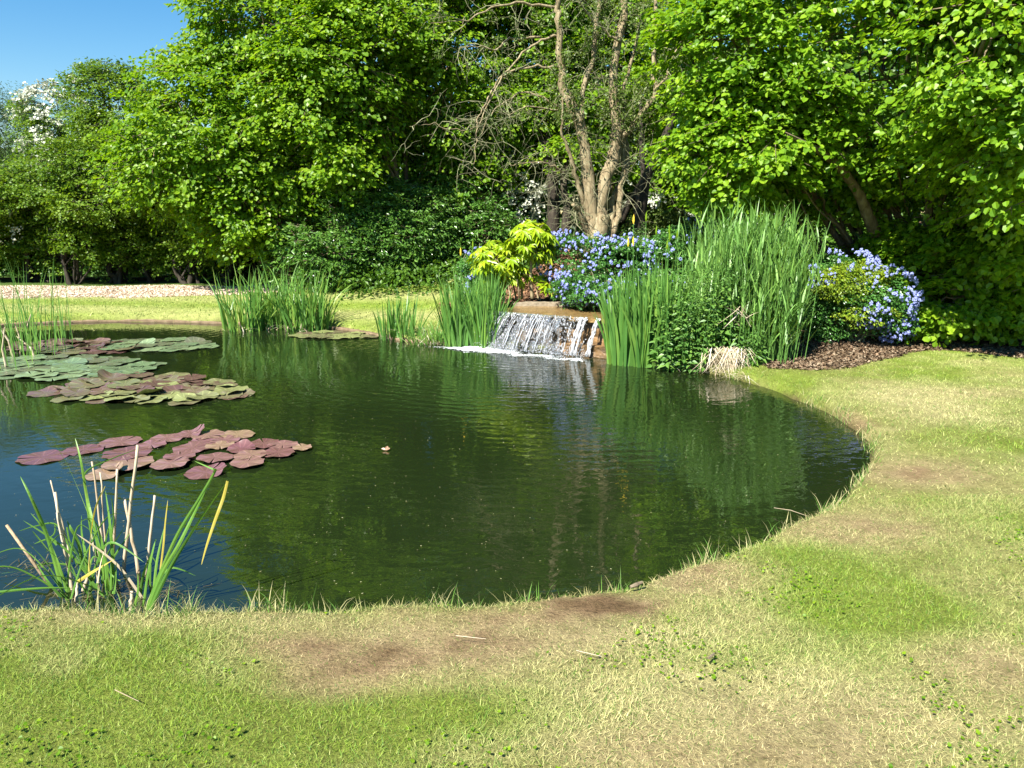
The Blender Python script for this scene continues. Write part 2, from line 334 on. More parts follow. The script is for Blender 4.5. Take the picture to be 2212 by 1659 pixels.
w2 = node(nt, 'ShaderNodeTexWave', wave_type='RINGS', rings_direction='SPHERICAL'); w2.inputs['Scale'].default_value = 2.1; w2.inputs['Distortion'].default_value = 5; w2.inputs['Detail'].default_value = 2; w2.inputs['Detail Scale'].default_value = 1.6; lk(wv.outputs[0], w2.inputs['Vector'])
a1 = node(nt, 'ShaderNodeMath', operation='MULTIPLY_ADD'); lk(w2.outputs['Fac'], a1.inputs[0]); a1.inputs[1].default_value = .35; lk(w1.outputs['Fac'], a1.inputs[2])
a2 = node(nt, 'ShaderNodeMath', operation='MULTIPLY'); lk(a1.outputs[0], a2.inputs[0]); lk(mr.outputs[0], a2.inputs[1])
w3 = node(nt, 'ShaderNodeTexNoise'); w3.inputs['Scale'].default_value = .55; w3.inputs['Detail'].default_value = 1; lk(tc.outputs['Position'], w3.inputs['Vector'])
m3 = node(nt, 'ShaderNodeMapRange'); lk(w3.outputs['Fac'], m3.inputs[0]); m3.inputs[1].default_value = .38; m3.inputs[2].default_value = .62; m3.inputs[3].default_value = .25; m3.inputs[4].default_value = 1.1
a3 = node(nt, 'ShaderNodeMath', operation='MULTIPLY'); lk(a2.outputs[0], a3.inputs[0]); lk(m3.outputs[0], a3.inputs[1]); a2 = a3
bp = node(nt, 'ShaderNodeBump'); bp.inputs['Strength'].default_value = 1; bp.inputs['Distance'].default_value = .006; lk(a2.outputs[0], bp.inputs['Height']); lk(bp.outputs[0], b.inputs['Normal'])
M['water'] = m
cen = POND.mean(0); ring = cen+(POND-cen)*1.0
nor = np.stack([np.roll(POND, -1, 0)[:, 1]-np.roll(POND, 1, 0)[:, 1], -(np.roll(POND, -1, 0)[:, 0]-np.roll(POND, 1, 0)[:, 0])], 1); ring = POND+nrm(nor)*.12
wo = build('water', np.hstack([ring, np.zeros((len(ring), 1))]), [np.arange(len(ring))[None]], m); tag(wo, kind='structure')

# pond edging: low stone kerb along the far bank and along the right bank
def kerb(name, sel, label, w=.08, z0=-.05, z1=.035):
    pts = catmull(sel, 8); t = nrm(np.gradient(pts, axis=0)); n = np.stack([t[:, 1], -t[:, 0]], 1)
    n = n*np.sign(sdist(*(pts+n*.1).T)-sdist(*pts.T))[:, None]
    wb = .012*(rng.random(len(pts))-.5)
    prof = [(-.04, z0), (-.04, z1-.01), (-.03, z1), (w-.03, z1+.006), (w-.02, z0)]
    V = np.stack([np.hstack([pts+n*(o+wb[:, None]), np.full((len(pts), 1), z)]) for o, z in prof], 1); k = len(prof)
    V[..., 2] += .006*rng.normal(size=(len(pts), 1))
    i = np.arange(len(pts)-1)[:, None]*k; j = np.arange(k-1)[None]
    F = np.stack([i+j, i+j+1, i+k+j+1, i+k+j], -1).reshape(-1, 4)
    o = build(name, V.reshape(-1, 3), [F], M['kerb'], loc=tuple(V[0, 0])); tag(o, label, 'pond edging'); return o
kerb('pond_edging', [p for p in OUT[19:28]], 'low brown stone edging along the far bank below the lawn')

# ---------------------------------------------------------------- lawn grass and bark chips
def scatter(n, x0, x1, y0, y1, vis=True):
    x = x0+(x1-x0)*rng.random(n); y = y0+(y1-y0)*rng.random(n)
    if vis:
        k = np.abs(x) < y*.76+.35; x, y = x[k], y[k]
    return x, y
acc = Acc()
def grass(n, y0, y1, hmin, hmax, w, xr=9):
    x, y = scatter(n, -min(xr, y1*.75+.4), min(xr, y1*.75+.4), y0, y1); d = sdist(x, y)
    bmk = bed_mask(x, y); cmk = chip_mask(x, y)
    k = (d > -.015) & (bmk < .35+.3*rng.random(len(x))) & (cmk < .5) & (y < 15.2); x, y, d = x[k], y[k], d[k]
    dry, br = lawn(x, y); keep = rng.random(len(x)) > .35*br; x, y, d, dry, br = x[keep], y[keep], d[keep], dry[keep], br[keep]
    z = ground_z(x, y)-.004; kz = z > .004; x, y, d, dry, br, z = x[kz], y[kz], d[kz], dry[kz], br[kz], z[kz]; N = len(x); tall = fbm(x, y, 3, 3, 77)
    h = (hmin+(hmax-hmin)*rng.random(N)**1.5)*(.55+.9*tall)*(1-.35*br)
    edge = (d < .05)*(rng.random(N) < .35); h = h*(1+edge*(.4+1.3*rng.random(N)))
    a = rng.random(N)*2*pi; le = .25+1.3*rng.random(N)**1.3+.8*br
    dv = np.stack([np.cos(a)*le, np.sin(a)*le, np.ones(N)], 1)
    c = turf_col(x, y)
    r = rng.random(N)[:, None]; st = (rng.random(N) < .12+.35*dry)[:, None]
    c = np.where(st, c*.6+np.array((.56, .52, .24))*.45, c)*(.65+.65*r)
    gr = (rng.random(N) < .22)[:, None]; c = np.where(gr, np.array((.10, .21, .025))*(.7+.6*r), c)
    blades(acc, np.stack([x, y, z], 1), dv, h, w*(.6+.8*rng.random(N)), h*.5*rng.random(N), seg=2, col=c, taper=1.5)
grass(560000, 1.75, 4.2, .012, .038, .0023)
grass(260000, 4.2, 9.6, .016, .042, .0048)
grass(70000, 9.6, 15.2, .02, .05, .014)
# longer seeding stalks leaning over the near bank
def bank(n, i0, i1, hmin, hmax):
    q = POND; tot = []
    seg = catmull(OUT[i0:i1], 30); k = rng.integers(0, len(seg)-1, n); p = seg[k]+(seg[k+1]-seg[k])*rng.random((n, 1))
    clump = fbm(p[:, 0], p[:, 1], 7, 2, 55) > .52; p = p[clump]; n = len(p)
    p = p+rng.normal(size=(n, 2))*.025; x, y = p.T; a = rng.random(n)*2*pi; h = hmin+(hmax-hmin)*rng.random(n)**2.5
    c = np.where((rng.random(n) < .45)[:, None], np.array((.45, .42, .2)), np.array((.12, .25, .04)))*(.7+.6*rng.random((n, 1)))
    blades(acc, np.stack([x, y, np.maximum(ground_z(x, y), .0)-.01], 1), np.stack([np.cos(a)*.3, np.sin(a)*.3-.05, np.ones(n)], 1), h, .0035+.003*rng.random(n), h*.35*rng.random(n), seg=3, col=c)
bank(2600, 0, 9, .03, .17); bank(1500, 8, 15, .03, .12); bank(900, 19, 27, .04, .12)
M['grass'] = col_mat('grass_blade', .55, .3, .3)
tag(acc.build('grass', M['grass']), kind='stuff')
# clover and small weeds in the lawn
acc = Acc(); x, y = scatter(30000, -2.6, 2.8, 1.8, 4.6); k = (sdist(x, y) > .03) & (fbm(x, y, 2.2, 3, 91) > .53+.12*rng.random(len(x))) & (lawn(x, y)[1] < .3) & (rng.random(len(x)) < .5); x, y = x[k], y[k]; N = len(x)
z = ground_z(x, y)+.006+.016*rng.random(N); a = rng.random(N)*2*pi; q = .007+.009*rng.random(N)
leaves(acc, np.stack([x, y, z], 1), np.stack([np.cos(a), np.sin(a), .3*rng.random(N)], 1), np.stack([.4*rng.normal(size=N), .4*rng.normal(size=N), np.ones(N)], 1), q, q, 'round')
tag(acc.build('clover', M['hazel']), kind='stuff')
# bark mulch on the beds
acc = Acc()
def chips(n, x0, x1, y0, y1, mask, L, cols):
    x = x0+(x1-x0)*rng.random(n); y = y0+(y1-y0)*rng.random(n); k = (mask(x, y) > .5*rng.random(n)) & (sdist(x, y) > .05); x, y = x[k], y[k]; N = len(x)
    a = rng.random(N)*2*pi; l = L*(.5+rng.random(N)); ax = np.stack([np.cos(a), np.sin(a), .5*rng.normal(size=N)], 1); no = np.stack([.5*rng.normal(size=N), .5*rng.normal(size=N), np.ones(N)], 1)
    c = np.stack([x, y, ground_z(x, y)+.004+.012*rng.random(N)], 1); ax = nrm(ax); sd_ = nrm(np.cross(no, ax)); wv_ = (l*(.25+.3*rng.random(N)))[:, None]; l = l[:, None]
    V = np.stack([c-ax*l/2-sd_*wv_/2, c+ax*l/2-sd_*wv_/2, c+ax*l/2+sd_*wv_/2, c-ax*l/2+sd_*wv_/2], 1); o = np.arange(N)[:, None]*4
    cc = np.array(cols)[rng.integers(0, len(cols), N)]*(.6+.8*rng.random((N, 1)))
    acc.add(V.reshape(-1, 3), [np.hstack([o, o+1, o+2, o+3])], Col=np.repeat(cc, 4, axis=0))
chips(60000, 2.7, 8.5, 7.4, 11.5, bed_mask, .036, [(.11, .075, .045), (.16, .11, .07), (.07, .05, .03), (.22, .17, .115)])
chips(30000, -1.2, 3.4, 9.6, 13, bed_mask, .05, [(.2, .11, .06), (.3, .17, .1), (.12, .07, .045)])
tag(acc.build('bark_mulch', col_mat('bark_chip', .9, 0, .1)), kind='stuff')
acc = Acc(); chips(70000, -12, -3.2, 13.9, 15.6, chip_mask, .03, [(.55, .45, .34), (.62, .52, .41), (.46, .36, .27), (.6, .5, .38)])
tag(acc.build('wood_chips', col_mat('pale_chip', .9, 0, .1)), kind='stuff')

# ---------------------------------------------------------------- trees and shrubs
def sprays(acc, blobs, n, per, R, leaf, kind='round', wl=.85, face=.35, droop=.35, shell=.28, twigs=None, tilt=.6, back=.3, clump=1.3, axis_xy=None, flat=.6):
    """crown foliage: n leafy sprays spread through the outer shell of a few ellipsoids, per leaves on each"""
    B = np.array([b[:6] for b in blobs], float); area = (B[:, 3]*B[:, 4]+B[:, 3]*B[:, 5]+B[:, 4]*B[:, 5]); pr = area/area.sum()
    m = n*3; k = rng.choice(len(B), m, p=pr); d = nrm(rng.normal(size=(m, 3)))
    # patchiness: keep sprays in clumps so that gaps stay open between them
    rr = 1-np.abs(rng.normal(size=m))*shell; c = B[k, :3]+d*B[k, 3:6]*rr[:, None]
    keep = np.ones(m, bool)
    for j in range(len(B)):
        q = np.sqrt((((c-B[j, :3])/B[j, 3:6])**2).sum(1)); keep &= ~((q < .62) & (k != j))
    pn = fbm(c[:, 0]+c[:, 2]*.7, c[:, 2]*clump+c[:, 1]*.6, 1.15, 2, 13); keep &= rng.random(m) < sstep(.28, .55, pn)*.9+.1
    keep &= (d[:, 1] < .25) | (rng.random(m) < back)
    keep &= c[:, 2] > land(c[:, 0], c[:, 1])+.08
    c = c[keep][:n]; d = d[keep][:n]; N = len(c)
    o = d*np.array((1, 1, .25)); o = o+rng.normal(size=(N, 3))*np.array((.45, .45, .15)); o[:, 2] -= droop*.5; a = nrm(o)
    up = np.array((0, 0, 1.)); s = nrm(np.cross(up, a)); nn = np.cross(a, s)
    nn = nrm(nn+d*tilt)
    rs = R*(.6+.8*rng.random(N))
    u = rng.random((N, per)); v = (rng.random((N, per))*2-1)*(1-.55*u)
    pos = c[:, None]+a[:, None]*((u-.35)*rs[:, None])[..., None]*1.5+s[:, None]*(v*rs[:, None]*flat)[..., None]
    pos[..., 2] -= droop*(u**2)*rs[:, None]*.7; pos = pos+rng.normal(size=pos.shape)*R*.09
    ax = a[:, None]*.8+s[:, None]*(np.sign(v)*.75)[..., None]+rng.normal(size=pos.shape)*.35; ax[..., 2] -= .3
    no = nn[:, None]+rng.normal(size=pos.shape)*face
    L = leaf*(.6+.7*rng.random((N, per)))
    leaves(acc, pos.reshape(-1, 3), ax.reshape(-1, 3), no.reshape(-1, 3), L.ravel(), (L*wl).ravel(), kind)
    if twigs is not None:
        for i in range(0, N, 1):
            if rng.random() < .55: tube(twigs, [c[i]-a[i]*rs[i]*1.0-np.array((0, 0, .1*rs[i])), c[i]-a[i]*.2*rs[i], c[i]+a[i]*rs[i]*.8-np.array((0, 0, droop*.4*rs[i]))], [.009, .006, .002], 3)
    return c, d

def limb(acc, a, b, r0, r1, wob=.08, n=7, sides=8, gn=.06, bow=0.):
    a = np.array(a, float); b = np.array(b, float); t = np.linspace(0, 1, n)[:, None]; L = np.linalg.norm(b-a)
    pts = a+(b-a)*t+np.vstack([np.zeros(3), np.cumsum(rng.normal(size=(n-1, 3)), 0)*wob*L/n])
    pts[:, 2] += bow*L*np.sin(t[:, 0]*pi)
    if r0 > .012: pts = catmull(pts, 3); t = np.linspace(0, 1, len(pts))[:, None]
    tube(acc, pts, r0+(r1-r0)*t[:, 0], sides, gn); return pts

def tree(name, label, cat, base, blobs, stems, n, per, R, leaf, mat, bark='bark', group=None, r0=.12, extra=None, **kw):
    base = np.array(base, float); root = empty(name, base, label, cat, group)
    tr = Acc(); cr = Acc(); tw = Acc()
    for s in range(stems):
        b0 = base+np.array((rng.normal()*.1*(stems > 1), rng.normal()*.08*(stems > 1), -.08)); bl = blobs[s % len(blobs)]
        top = np.array(bl[:3])+rng.normal(size=3)*np.array(bl[3:6])*.2; mid = b0+(top-b0)*.5+rng.normal(size=3)*.15
        p = catmull([b0, b0+(mid-b0)*.5+rng.normal(size=3)*.06, mid, top], 5); rad = np.linspace(r0*(.7+.5*rng.random()), .02, len(p)); tube(tr, p, rad, 8, .07)
        for q in range(6):
            i = rng.integers(len(p)//3, len(p)-1); limb(tr, p[i], np.array(bl[:3])+nrm(rng.normal(size=3))*np.array(bl[3:6])*.85, rad[i]*.55, .006, .14, 7, 5)
    for bl in blobs:
        for q in range(5):
            a = np.array(bl[:3])+rng.normal(size=3)*np.array(bl[3:6])*.15
            limb(tr, a, np.array(bl[:3])+nrm(rng.normal(size=3))*np.array(bl[3:6])*.9, .018, .003, .15, 6, 4)
    sprays(cr, blobs, n, per, R, leaf, twigs=tr, **kw)
    tr.build('trunk', M[bark], root, True); cr.build('crown', M[mat], root)
    if extra: extra(root)
    return root
def bl(px, py, Y, rx, ry, rz): return (*P(px, py, Y), rx, ry, rz)
def blossom(blobs, n, per, R=.16, leaf=.035):
    def f(root):
        a = Acc(); sprays(a, blobs, n, per, R, leaf, kind='round', wl=1, face=.8, droop=.5, shell=.12, tilt=1, clump=2.5); a.build('blossom', M['white'], root)
    return f

# the big hazels behind the far bank
tree('hazel_tree', 'tall bright green hazel behind the far lawn, its crown against the open sky', 'tree', (*P(640, 600, 15.8)[:2], .35),
     [bl(560, 300, 15.0, 1.9, 1.5, 1.6), bl(430, 330, 14.6, 1.6, 1.3, 1.15), bl(560, 450, 14.7, 1.2, 1.0, .9), bl(600, 60, 15.3, 1.6, 1.5, 1.5), bl(480, 210, 15.2, 1.5, 1.2, 1.1), bl(640, -200, 15.6, 1.3, 1.5, 1.6), bl(700, 200, 14.6, 1.4, 1.3, 1.7)],
     5, 1900, 40, .40, .074, 'hazel')
tree('hazel_tree', 'tall hazel with a bare leaning stem, left of the pale twiggy hawthorn', 'tree', (*P(885, 560, 16)[:2], .5),
     [bl(760, 140, 14.4, 1.2, 1.2, 1.7), bl(860, 60, 15.0, 1.5, 1.4, 1.5), bl(990, 180, 15.4, 1.3, 1.1, 1.5), bl(1010, 380, 15.6, 1.0, .8, .8), bl(740, 330, 14.2, .7, .8, .7), bl(880, -200, 15.2, 1.8, 1.6, 1.5), bl(1120, -60, 15.8, 1.4, 1.3, 1.4), bl(930, 330, 16.0, 1.2, .8, 1.0)],
     4, 1700, 40, .40, .074, 'hazel')
# evergreen shrubs in front of them
tree('viburnum_shrub', 'large dark glossy evergreen shrub with whorled leaves at the lawn edge below the hazels', 'shrub', (*P(760, 615, 14.8)[:2], .4),
     [bl(720, 545, 14.2, .95, .7, .75), bl(830, 530, 14.4, .9, .7, .75), bl(660, 570, 14.3, .7, .5, .5), bl(790, 460, 14.6, .9, .7, .7), bl(900, 500, 14.8, .8, .6, .9)],
     4, 1300, 22, .2, .085, 'viburnum', r0=.04, kind='long', wl=.42, face=.8, droop=0, shell=.2, flat=1)
tree('viburnum_shrub', 'dark evergreen shrub in deep shade between the glossy evergreen and the yellow fatsia', 'shrub', (*P(990, 590, 15)[:2], .55),
     [bl(960, 540, 15.0, .8, .5, .7), bl(1040, 520, 14.8, .7, .5, .8), bl(1000, 430, 15.3, .9, .5, .8)],
     3, 700, 22, .22, .085, 'viburnum', r0=.04, kind='long', wl=.42, face=.8, droop=0, flat=1)
# hedge at the left, each bush with its own stems
HED = [(-30, 'leftmost hedge bush, cut by the left edge, with scattered white blossom'), (75, 'hedge bush behind the rushes, second from the left edge'), (165, 'shady hedge bush right of the rushes, third from the left edge'), (250, 'hedge bush in the middle of the field hedge, under the white blossoming hawthorn'),
       (330, 'yellow green hedge bush whose two stems frame the fence gap'), (410, 'hedge bush leaning over the rising fence rail'), (490, 'last hedge bush before the tall hazel, behind the cattail clump'), (560, 'low shaded hedge bush tucked under the tall hazel')]
for i, (px, lab) in enumerate(HED):
    Yb = 16.4+.3*sin(i*2.1); t = 330+25*sin(i*1.7)
    if i == 0: t = 400
    if i == 7: t = 420
    bls = [bl(px, 490, Yb+.3, .8, .5, .8), bl(px+10, t+55, Yb+.1, .85, .95, .75), bl(px-25, 550, Yb+.35, .65, .35, .42), bl(px+25, 520, Yb-.1, .6, .35, .42), bl(px+30, 425+18*sin(i*3.3), Yb-.6, .62, .6, .38), bl(px-10, 455+15*sin(i*5), Yb-.35, .4, .4, .22)]
    tree('hedge_bush', lab, 'hedge bush', (*P(px, 620, Yb)[:2], .27), bls, 4, 720, 34, .26, .055, 'hedge', 'bark_shaded', 'hawthorn and maple bushes of the field hedge', .06,
         kind='diamond', wl=.8, face=.5, droop=.15, clump=1.8, back=.25,
         extra=blossom([bl(px, 470, Yb-.6, .6, .3, .6)], 7, 14) if i < 2 else None)
# behind the hedge
tree('hawthorn_tree', 'hawthorn covered in white blossom behind the field hedge', 'tree', (*P(130, 560, 19.5)[:2], .3),
     [bl(120, 270, 19.3, .95, .8, 1.0), bl(160, 330, 19.0, .9, .6, .9), bl(100, 400, 19.6, .9, .7, .8)], 3, 420, 30, .3, .06, 'hedge', 'bark_shaded', kind='diamond', wl=.8,
     extra=blossom([bl(118, 262, 19.0, .85, .7, .95), bl(160, 325, 18.6, .75, .5, .7), bl(300, 345, 18.0, .9, .3, .25)], 130, 30, .22, .06))
tree('field_maple', 'dark green field maple rising above the hedge, white blossom at its tip', 'tree', (*P(250, 560, 18.6)[:2], .3),
     [bl(240, 215, 18.4, 1.0, .9, .9), bl(200, 250, 18.6, .6, .7, .9), bl(290, 290, 18, 1.2, .9, 1.1), bl(210, 170, 18.4, .35, .3, .3)], 3, 900, 34, .3, .06, 'hedge', 'bark_shaded', kind='diamond', wl=.8, face=.5,
     extra=blossom([bl(170, 158, 18.2, .16, .16, .2), bl(200, 350, 17.2, 1.2, .2, .25)], 24, 20, .14, .055))
tree('willow_tree', 'feathery grey green willow at the left edge of the skyline', 'tree', (*P(20, 560, 23)[:2], .3),
     [bl(0, 330, 23, 1.9, 1.2, 1.7), bl(-120, 280, 23, 1.8, 1.2, 1.6), bl(70, 300, 23.5, 1.1, .9, 1.1), bl(30, 420, 22.5, 1.5, 1, 1)], 4, 1150, 34, .4, .085, 'willow', 'bark_shaded', kind='long', wl=.22, face=.9, droop=-.6, tilt=1, clump=1)
tree('willow_tree', 'hazy grey green willow farther back, mostly hidden by the hedge', 'tree', (*P(-230, 560, 24)[:2], .3),
     [bl(-230, 340, 24, 2, 1.2, 2.0)], 3, 400, 34, .4, .085, 'willow', 'bark_shaded', kind='long', wl=.22, face=.9, droop=-.6, tilt=1)
# woodland behind
WOODS = [(700, 19.5, [(650, 300, 2.3), (760, 100, 2.4), (700, 480, 1.6), (600, -100, 2)], 'shaded woodland tree seen between the two tall hazels'),
         (1010, 20, [(960, 260, 2.3), (1080, 60, 2.4), (1000, 480, 1.8), (960, -180, 2.4)], 'dark woodland tree behind the bare leaning hazel stem'),
         (1290, 21, [(1240, 120, 2.2), (1340, -120, 2.6), (1300, 400, 1.5)], 'woodland tree behind the pale twiggy hawthorn'),
         (1570, 20, [(1560, 330, 1.9), (1500, 60, 2.2), (1620, -150, 2.6), (1500, 470, 1.2)], 'woodland tree behind the tall reeds, blue sky showing beside it'),
         (1880, 18, [(1850, 250, 2.2), (1950, -50, 2.5), (1800, 480, 1.6)], 'woodland tree behind the right hazel'),
         (2250, 17, [(2200, 250, 2.6), (2250, 520, 2.0), (2300, -50, 2.5)], 'woodland tree behind the right hazel at the right edge')]
for px, Yb, bs, lab in WOODS:
    tree('woodland_tree', lab, 'tree', (*P(px, 600, Yb)[:2], .4), [bl(a, b_, Yb, r, r*.8, r*.85) for a, b_, r in bs], 3, 620, 34, .55, .13, 'wood', 'bark_shaded', 'trees of the wood behind', .17, kind='diamond', wl=.8, face=.5, back=.15)
# trunks behind the hawthorn, their shade put into the dark bark colour
def bare(name, lab, pts, rad, bark, Y, group=None, cat='tree'):
    p = [P(a, b_, Y+dy) for a, b_, dy in pts]; base = p[0].copy(); base[2] = float(land(base[0], base[1])); p = [base-np.array((0, 0, .1))]+p
    root = empty(name, base, lab, cat, group); a = Acc(); c = catmull(p, 6); tube(a, c, np.interp(np.linspace(0, 1, len(c)), np.linspace(0, 1, len(rad)), rad), 10, .05)
    return root, a, c
r_, a, c = bare('shaded_tree', 'dark mottled trunk in the shade left of the twiggy hawthorn', [(1195, 500, 0), (1196, 440, 0), (1193, 380, 0), (1180, 250, .3), (1170, 60, .5), (1160, -150, 1)], [.16, .13, .11, .1, .07, .03], 'bark_shaded', 15)
limb(a, P(1193, 380, 15), P(1100, 120, 15.5), .08, .02, .15); a.build('trunk', M['bark_shaded'], r_, True)
cr = Acc(); sprays(cr, [bl(1160, 40, 15.6, 1.1, .9, 1.2), bl(1110, 220, 15.4, .8, .6, .7), bl(1180, 330, 15.6, .6, .4, .35)], 420, 30, .36, .075, kind='round'); cr.build('crown', M['hazel'], r_)
r_, a, c = bare('shaded_tree', 'narrow split trunk beside the dark mottled trunk', [(1222, 500, 0), (1224, 450, 0), (1218, 390, 0), (1230, 260, .3), (1260, 60, .8)], [.1, .085, .07, .05, .02], 'bark', 14.8)
a.build('trunk', M['bark_shaded'], r_, True)
cr = Acc(); sprays(cr, [bl(1225, 330, 14.6, .5, .3, .3), bl(1260, 60, 15.8, .8, .7, .9)], 200, 30, .36, .075); cr.build('crown', M['hazel'], r_)
r_, a, c = bare('shaded_tree', 'black silhouetted trunk forking to the right, behind the twiggy hawthorn', [(1378, 500, 0), (1385, 440, 0), (1395, 385, 0), (1425, 320, 0), (1480, 190, .2), (1540, 20, .5)], [.14, .12, .11, .08, .05, .02], 'bark_shaded', 13.8)
limb(a, P(1390, 400, 13.8), P(1395, 180, 14), .07, .02, .12); limb(a, P(1340, 480, 13.9), P(1450, 290, 13.8), .08, .05, .06); limb(a, P(1400, 370, 13.8), P(1500, 250, 13.6), .06, .02, .12)
a.build('trunk', M['bark_shaded'], r_, True)
cr = Acc(); sprays(cr, [bl(1520, 60, 14.4, 1.0, .8, .9), bl(1440, 180, 14.4, .6, .5, .5)], 200, 30, .36, .07); cr.build('crown', M['hazel'], r_)
tree('hazel_tree', 'sunlit hazel filling the gap right behind the pale twiggy hawthorn', 'tree', (*P(1330, 560, 15.8)[:2], .6),
     [bl(1270, 170, 15.2, .9, .7, .9), bl(1380, 60, 15.4, 1.0, .8, 1.0), bl(1200, -20, 15.4, .9, .8, .8), bl(1300, 330, 15.4, .8, .5, .6), bl(1430, 230, 15.6, .7, .6, .7), bl(1440, 380, 15.4, .6, .5, .4)],
     3, 620, 34, .38, .074, 'hazel', r0=.06)
# blossoming thorn bushes low in the background
tree('thorn_bush', 'green thorn bush with white blossom between the dark trunks and the tall reeds', 'shrub', (*P(1480, 520, 15.5)[:2], .5),
     [bl(1440, 450, 15.5, .9, .6, .65), bl(1570, 440, 15.5, 1.0, .6, .6), bl(1380, 470, 15.8, .7, .5, .55), bl(1660, 450, 15.3, .8, .5, .6)], 4, 900, 30, .26, .055, 'haw', 'bark_shaded', r0=.05, kind='diamond', wl=.8, face=.6,
     extra=blossom([bl(1440, 440, 14.8, .8, .2, .25), bl(1620, 480, 14.7, .7, .2, .2)], 26, 22, .2, .045))
tree('thorn_bush', 'thorn bush in white blossom behind the left arching twigs', 'shrub', (*P(1130, 520, 16)[:2], .5),
     [bl(1130, 400, 16, .6, .5, 1.0), bl(1150, 300, 16, .5, .4, .6)], 3, 300, 30, .26, .055, 'wood', 'bark_shaded', r0=.05, kind='diamond', wl=.8,
     extra=blossom([bl(1130, 390, 15.5, .4, .3, .9)], 55, 24, .2, .05))

# the right hazel: many stems from a stool, layered sprays reaching over the mulch
def right_stem(root):
    a = Acc(); tube(a, catmull([P(1975, 690, 10.9), P(1925, 580, 10.5), P(1885, 490, 10.1), P(1850, 410, 9.8), P(1790, 340, 9.4), P(1700, 290, 9.2)], 6), np.linspace(.11, .03, 31), 9, .06)
    tube(a, catmull([P(2060, 690, 10.9), P(2090, 560, 10.4), P(2075, 420, 9.8), P(2090, 260, 9.2)], 6), np.linspace(.06, .02, 19), 8, .06)
    tube(a, catmull([P(1960, 660, 11), P(1900, 600, 10.8), P(1850, 470, 10.6), P(1830, 300, 10.2)], 6), np.linspace(.045, .015, 19), 8, .06); a.build('trunk', M['bark'], root, True)
HR = (*P(1990, 650, 11.2)[:2], .2)
tree('hazel_tree', 'spreading hazel on the right with layered sprays over the mulch bed', 'tree', HR,
     [bl(1640, 300, 10.0, 1.05, .9, .78), bl(1560, 350, 10.2, .78, .6, .48), bl(1800, 120, 9.8, 1.3, 1.0, .85), bl(1620, 90, 10.0, 1.05, .9, .85), bl(1950, 200, 9.8, 1.3, 1.0, .95), bl(2160, 60, 7.9, .95, .9, .85), bl(1950, 20, 9.3, 1.0, .8, .8), bl(2080, 230, 8.9, .9, .7, .5), bl(2150, 330, 8.6, .8, .9, .8),
      bl(1760, -120, 9.9, 1.5, 1.1, 1.0), bl(2100, -150, 8.8, 1.4, 1.2, 1.1), bl(1850, 350, 10.6, 1.2, .8, .6), bl(1740, 400, 10.9, 1.0, .7, .4), bl(2260, 180, 8, 1, 1, 1.4)],
     7, 2300, 44, .34, .068, 'hazel_right', 'bark', r0=.08, extra=right_stem, face=.4, droop=.3, shell=.25, clump=2.0, tilt=.5)
tree('hazel_bush', 'shaded hazel regrowth reaching the ground below the spreading hazel at the right edge', 'shrub', (*P(2120, 700, 10.2)[:2], .2),
     [bl(2100, 550, 9.7, .75, .5, .5), bl(2170, 420, 9.5, .9, .5, .5), bl(2060, 640, 9.55, .6, .4, .3), bl(2190, 645, 9.4, .6, .4, .35), bl(1990, 560, 10.2, .8, .5, .7), bl(2230, 520, 9.2, .7, .5, .7), bl(2010, 650, 9.7, .5, .35, .3)],
     6, 1050, 36, .28, .072, 'hazel_right', 'bark', r0=.035, face=.4, droop=.3, clump=3, shell=.3)
tree('viburnum_shrub', 'small dark shrub hidden in the shade behind the right ceanothus', 'shrub', (*P(1880, 640, 11.2)[:2], .2),
     [bl(1860, 560, 11.0, .8, .5, .5), bl(1930, 620, 10.9, .6, .4, .5), bl(1800, 590, 11.2, .7, .4, .5)], 3, 420, 24, .2, .06, 'viburnum', r0=.03, kind='long', wl=.45, face=.8, droop=0)

